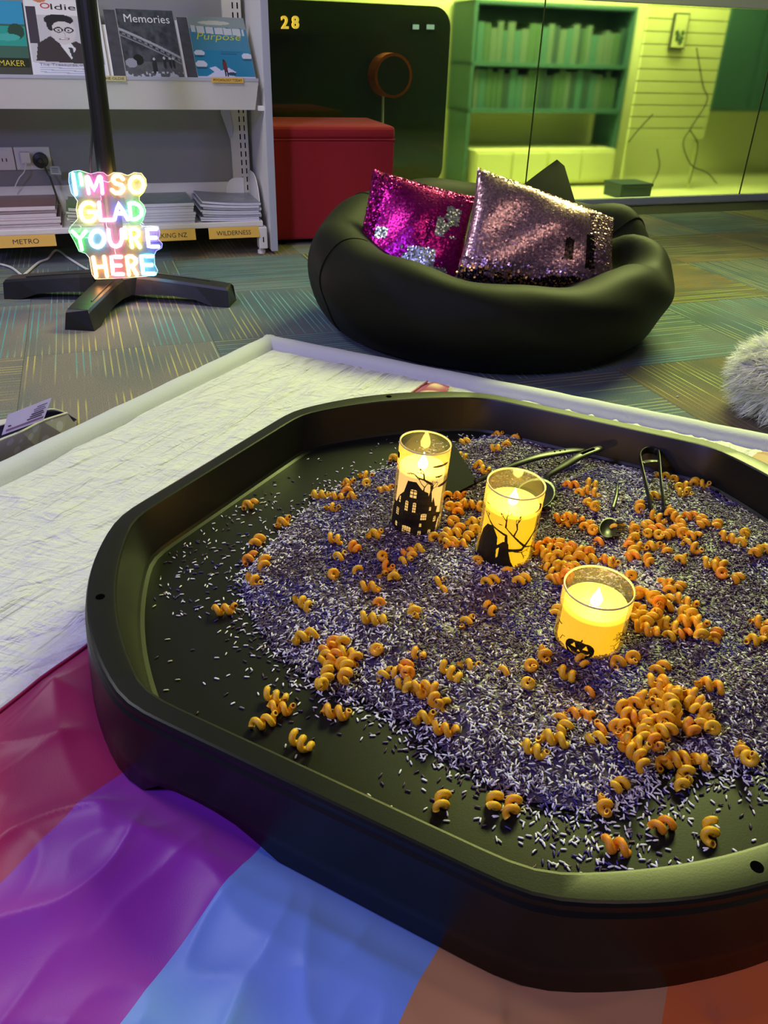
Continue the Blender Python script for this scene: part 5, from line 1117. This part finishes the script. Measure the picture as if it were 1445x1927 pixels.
def pasta_label(x, y, s_):
    solo = {(470, 949): 'nearest the far left wall of the tray', (532, 982): 'on the thin rice edge below the far left wall', (423, 1147): 'furthest to the left, at the rim of the rice', (498, 1358): 'nearest the front left corner of the tray', (568, 1398): 'lying alone on the bare tray floor near the front lip', (630, 1340): 'alone at the front left rice edge, three turns showing', (832, 1507): 'standing on bare tray floor near the front lip', (1337, 1564): 'at the front right, close to the curved lip', (1160, 1592): 'nearest the front corner of the tray', (1247, 1553): 'on the sparse rice near the front corner', (571, 1134): 'in the middle left of the rice, lying aslant', (849, 1266): 'aslant on the rice between the pumpkin candle and the left pile', (1336, 1289): 'alone on the rice right of the pumpkin candle and its pile', (708, 1222): 'seen end-on beside the left pile', (703, 1165): 'with four ribs showing, sunk above the left pile', (779, 1151): 'curled on the rice in the middle of the tray', (838, 1373): 'at the near end of the front middle row, open end showing'}
    for (a, b_), w_ in solo.items():
        if (a, b_) == (x, y): return 'orange corkscrew pasta '+w_, 'single corkscrew pasta'
    if y < 905 and x > 860 and x < 1000: w_ = 'in the cluster by the far wall'
    elif x < 560 and y < 1100: w_ = 'along the far left rice edge'
    elif x < 560: w_ = 'near the front left corner'
    elif x < 740 and y < 960: w_ = 'in the row left of the house candle'
    elif 800 < x < 910 and y < 1060: w_ = 'between the two tall candles'
    elif x < 800 and y < 1180: w_ = 'in front of the house candle'
    elif x < 690: w_ = 'in the left front pile'
    elif x < 900 and 1215 < y < 1400: w_ = 'in the front middle row'
    elif 1000 <= x < 1160 and 1015 <= y < 1105: w_ = 'behind the pumpkin candle'
    elif 1040 <= x < 1180 and y < 1025: w_ = 'around the serving spoon'
    elif x >= 1180 and y < 950: w_ = 'behind or beside the tongs'
    elif x >= 1180 and y < 1062: w_ = 'in the pile before the tongs'
    elif x >= 1330 and y < 1260: w_ = 'at the right picture edge'
    elif x >= 1180 and y < 1215: w_ = 'right of the pumpkin candle'
    elif x >= 1140 and 1275 < y < 1445: w_ = 'in the right front pile'
    elif y > 1445: w_ = 'along the tray front'
    elif 1140 <= x and 1215 <= y <= 1275: w_ = 'at the pumpkin candle foot'
    elif y > 1330: w_ = 'in the front middle rice'
    elif x < 1000 and y < 1180: w_ = 'before the hooded figure candle'
    else: w_ = 'before the pumpkin candle'
    return 'orange corkscrew pasta '+w_, 'corkscrew pasta '+w_
rp = random.Random(21); placed = []; PL = []
for i, it in enumerate(q for ln in pz.split('\n') for q in ln.split(';')):
    x, y, ang, kd = it.split(); x = float(x); y = float(y); bury = kd.endswith('b'); kd = kd[0]
    P, h = ground(x, y)
    zc = P[2]+(.0018 if bury else .0068)
    P = at(x, y, zc)
    if not bury:
        near = [q_ for q_ in placed if np.hypot(q_[0]-P[0], q_[1]-P[1]) < .0125]
        if near: zc = max(zc, min(max(q_[2] for q_ in near)+.004, FLO+.036)); P = at(x, y, zc)
    for cb2, dia in zip((CAND[0][1], CAND[1][1], CAND[2][1]), (.0755, .081, .0845)):
        dv = P[:2]-cb2[:2]; dn = np.linalg.norm(dv); mn_ = dia/2+.011
        if dn < mn_: P[:2] = cb2[:2]+dv/dn*mn_
    if ang == 'r':
        d = np.array([-P[0]*.9+rp.uniform(-.25, .25), -P[1], .55]); d /= np.linalg.norm(d)
    else:
        a = math.radians(float(ang)); Q = at(x+20*math.cos(a), y-20*math.sin(a), zc); d = Q-at(x, y, zc); d[2] = rp.uniform(-.08, .08)*np.linalg.norm(d); d /= np.linalg.norm(d)
    s_ = np.cross((0, 0, 1), d); s_ /= np.linalg.norm(s_); u_ = np.cross(d, s_); ro = rp.uniform(0, 6.28)
    s2_, u2_ = s_*math.cos(ro)+u_*math.sin(ro), u_*math.cos(ro)-s_*math.sin(ro)
    M = Matrix.Identity(4); k_ = rp.uniform(.95, 1.08)
    for j in range(3): M[j][0] = d[j]*k_; M[j][1] = s2_[j]*k_; M[j][2] = u2_[j]*k_; M[j][3] = P[j]
    warm = .3 if (940 < x < 1200 and y < 1110) else .12
    ci = 2 if rp.random() < warm else rp.randrange(2)
    o = bpy.data.objects.new('corkscrew_pasta', PM[kd, ci]); COL.objects.link(o); o.matrix_world = M
    lb_, gr_ = pasta_label(int(x), int(y), kd)
    look = 'seen end-on' if ang == 'r' else ('level' if abs(float(ang)) <= 12 else 'slanting up right' if 12 < float(ang) < 62 else 'slanting down right' if -62 < float(ang) < -12 else 'pointing away')
    size = {'L': 'long ', 'M': '', 'S': 'short ', 'T': 'tiny '}[kd]
    PL.append((o, gr_, lb_, size+'orange pasta, '+('half sunk' if bury else look)+', ', x)); placed.append(P)
from collections import defaultdict
dg = defaultdict(list)
for o, gr_, lb_, lk, x in PL: dg[gr_, lk].append((x, o, lb_))
ORD = ['first', 'second', 'third', 'fourth', 'fifth', 'sixth', 'seventh', 'eighth', 'ninth', 'tenth', 'eleventh', 'twelfth']
for (gr_, lk), L_ in dg.items():
    L_.sort(key=lambda q_: q_[0])
    for j, (x, o, lb_) in enumerate(L_):
        if gr_ == 'single corkscrew pasta': tag(o, lb_, 'pasta', gr_); continue
        where = lb_.replace('orange corkscrew pasta ', '')
        n_ = len(L_); pos = '' if n_ == 1 else (', the '+('left one', 'right one')[j]) if n_ == 2 else (', the '+('left one', 'middle one', 'right one')[j]) if n_ == 3 else ', '+ORD[j]+' such from left'
        tag(o, lk+where+pos, 'pasta', gr_)
print('pasta', len(placed))

# ================================================================== PAPER BAG WITH CARD
mt, t, b = nt('dotted_paper'); setp(b, rough=.5)
tc = t.nodes.new('ShaderNodeTexCoord'); vo = t.nodes.new('ShaderNodeTexVoronoi'); vo.inputs['Scale'].default_value = 32
rp_ = t.nodes.new('ShaderNodeValToRGB'); rp_.color_ramp.elements[0].position = .30; rp_.color_ramp.elements[0].color = (.62, .60, .92, 1); rp_.color_ramp.elements[1].position = .36; rp_.color_ramp.elements[1].color = (.48, .44, .60, 1)
t.links.new(tc.outputs['Object'], vo.inputs['Vector']); t.links.new(vo.outputs['Distance'], rp_.inputs[0]); t.links.new(rp_.outputs[0], b.inputs['Base Color'])
mat('card_stock', (.66, .63, .68), .5); mat('card_band', (.22, .12, .20), .5)
gb = empty('gift_bag', at(60, 835, 0), 'small dotted paper bag lying open against the left mattress edge', 'paper bag')
low = [at(-60, 905, .004), at(0, 878, .004), at(70, 842, .004), at(120, 818, .004), at(143, 800, .010)]
rimf = [at(-60, 855, .075), at(0, 828, .072), at(40, 812, .068), at(80, 792, .062), at(126, 777, .045)]
rimb = [at(-60, 815, .080), at(0, 800, .078), at(45, 785, .072), at(95, 770, .066), at(127, 778, .040)]
lowb = [at(-60, 800, .004), at(0, 790, .004), at(60, 780, .004), at(110, 775, .004), at(145, 790, .008)]
v, f = loft([np.array(low), np.array(rimf)], close=False, capends=False); obj('front', v, f, 'dotted_paper', gb)
v, f = loft([np.array(lowb), np.array(rimb)], close=False, capends=False); obj('back', v, f, 'card_stock', gb)
v, f = loft([np.array(low), np.array(lowb)], close=False, capends=False); obj('base', v, f, 'dotted_paper', gb)
v, f = tube(smooth_path(rimf), .0022, 6); obj('rim', v, f, 'card_stock', gb)
v, f = tube(smooth_path(rimb), .0018, 6); obj('rim', v, f, 'card_stock', gb)
pc = at(30, 815, .07); cn2 = np.array([.35, -.75, .55]); cn2 /= np.linalg.norm(cn2)
cp_ = [on_plane(x, y, pc, cn2) for x, y in ((3, 819), (82, 790), (97, 748), (15, 780))]
cd = empty('printed_card', cp_[0], 'white printed card standing in the dotted paper bag', 'card')
v, f = loft([np.array(cp_), np.array([p-cn2*.0012 for p in cp_])]); obj('card', v, f, 'card_stock', cd)
bl_ = lambda a, b_: (cp_[0]*(1-a)+cp_[1]*a)*(1-b_)+(cp_[3]*(1-a)+cp_[2]*a)*b_
v, f = loft([np.array([bl_(.08, .10), bl_(.96, .10), bl_(.96, .2), bl_(.08, .2)])+cn2*.0006, np.array([bl_(.08, .10), bl_(.96, .10), bl_(.96, .2), bl_(.08, .2)])]); obj('band', v, f, 'card_band', cd)
for k, (a0, a1) in enumerate(((.55, .90), (.60, .93), (.62, .90), (.66, .94), (.64, .9), (.7, .94))):
    b_ = .30+.10*k; v, f = tube([bl_(a0, b_)+cn2*.0005, bl_(a1, b_)+cn2*.0005], .0010 if k < 3 else .0005, 4); obj('print_line', v, f, 'ink', cd)
v, f = tube([bl_(.10, .34)+cn2*.0005, bl_(.17, .34)+cn2*.0005], .0012, 4); obj('print_line', v, f, 'ink', cd)

# ================================================================== FLUFFY WHITE CUSHION AT THE RIGHT EDGE
fc = at(1490, 730, .07); fcz = .085
fu = empty('fluffy_cushion', fc*[1, 1, 0], 'fluffy white fur cushion cut off by the right edge', 'cushion')
rx, ry, rz = .115, .12, .085; fc[2] = rz
vv_ = []
for t_ in np.linspace(-math.pi/2, math.pi/2, 16): vv_.append(np.array([fc+[rx*math.cos(t_)*math.cos(a), ry*math.cos(t_)*math.sin(a), rz*math.sin(t_)] for a in np.linspace(0, 2*math.pi, 28, endpoint=False)]))
v, f = loft(vv_); obj('core', v, f, 'fur_core', fu, smooth=True)
g2 = np.random.default_rng(2); ns = 9000; d = g2.normal(0, 1, (ns, 3)); d /= np.linalg.norm(d, axis=1)[:, None]; d[:, 2] = np.abs(d[:, 2])*np.sign(g2.random(ns)-.2); 
root_ = fc+d*[rx, ry, rz]; nrm_ = d/np.array([rx, ry, rz]); nrm_ /= np.linalg.norm(nrm_, axis=1)[:, None]
Lh = g2.uniform(.030, .055, ns); clump = np.stack([np.sin(d[:, 1]*23+d[:, 2]*11), np.sin(d[:, 0]*19+d[:, 2]*17), np.cos(d[:, 0]*21+d[:, 1]*13)], 1)
dirh = nrm_*.7+np.array([-.35, -.05, -.25])+.35*clump+g2.normal(0, .12, (ns, 3)); dirh /= np.linalg.norm(dirh, axis=1)[:, None]
tipp = root_+dirh*Lh[:, None]; tipp[:, 2] = np.maximum(tipp[:, 2], .003); midp = root_+(nrm_*.5+dirh*.5)*Lh[:, None]*.5; midp[:, 2] = np.maximum(midp[:, 2], .003)
sdv = np.cross(dirh, g2.normal(0, 1, (ns, 3))); sdv /= np.linalg.norm(sdv, axis=1)[:, None]; wv = .0013
Vh = np.stack([root_-sdv*wv, root_+sdv*wv, midp+sdv*wv*.8, midp-sdv*wv*.8, tipp], 1).reshape(-1, 3); b0 = np.arange(ns)*5
Fh = np.stack([b0, b0+1, b0+2, b0+3], 1).tolist()+np.stack([b0+3, b0+2, b0+4], 1).tolist()
tag(obj('fur', Vh, Fh, 'fur', fu), kind='stuff')
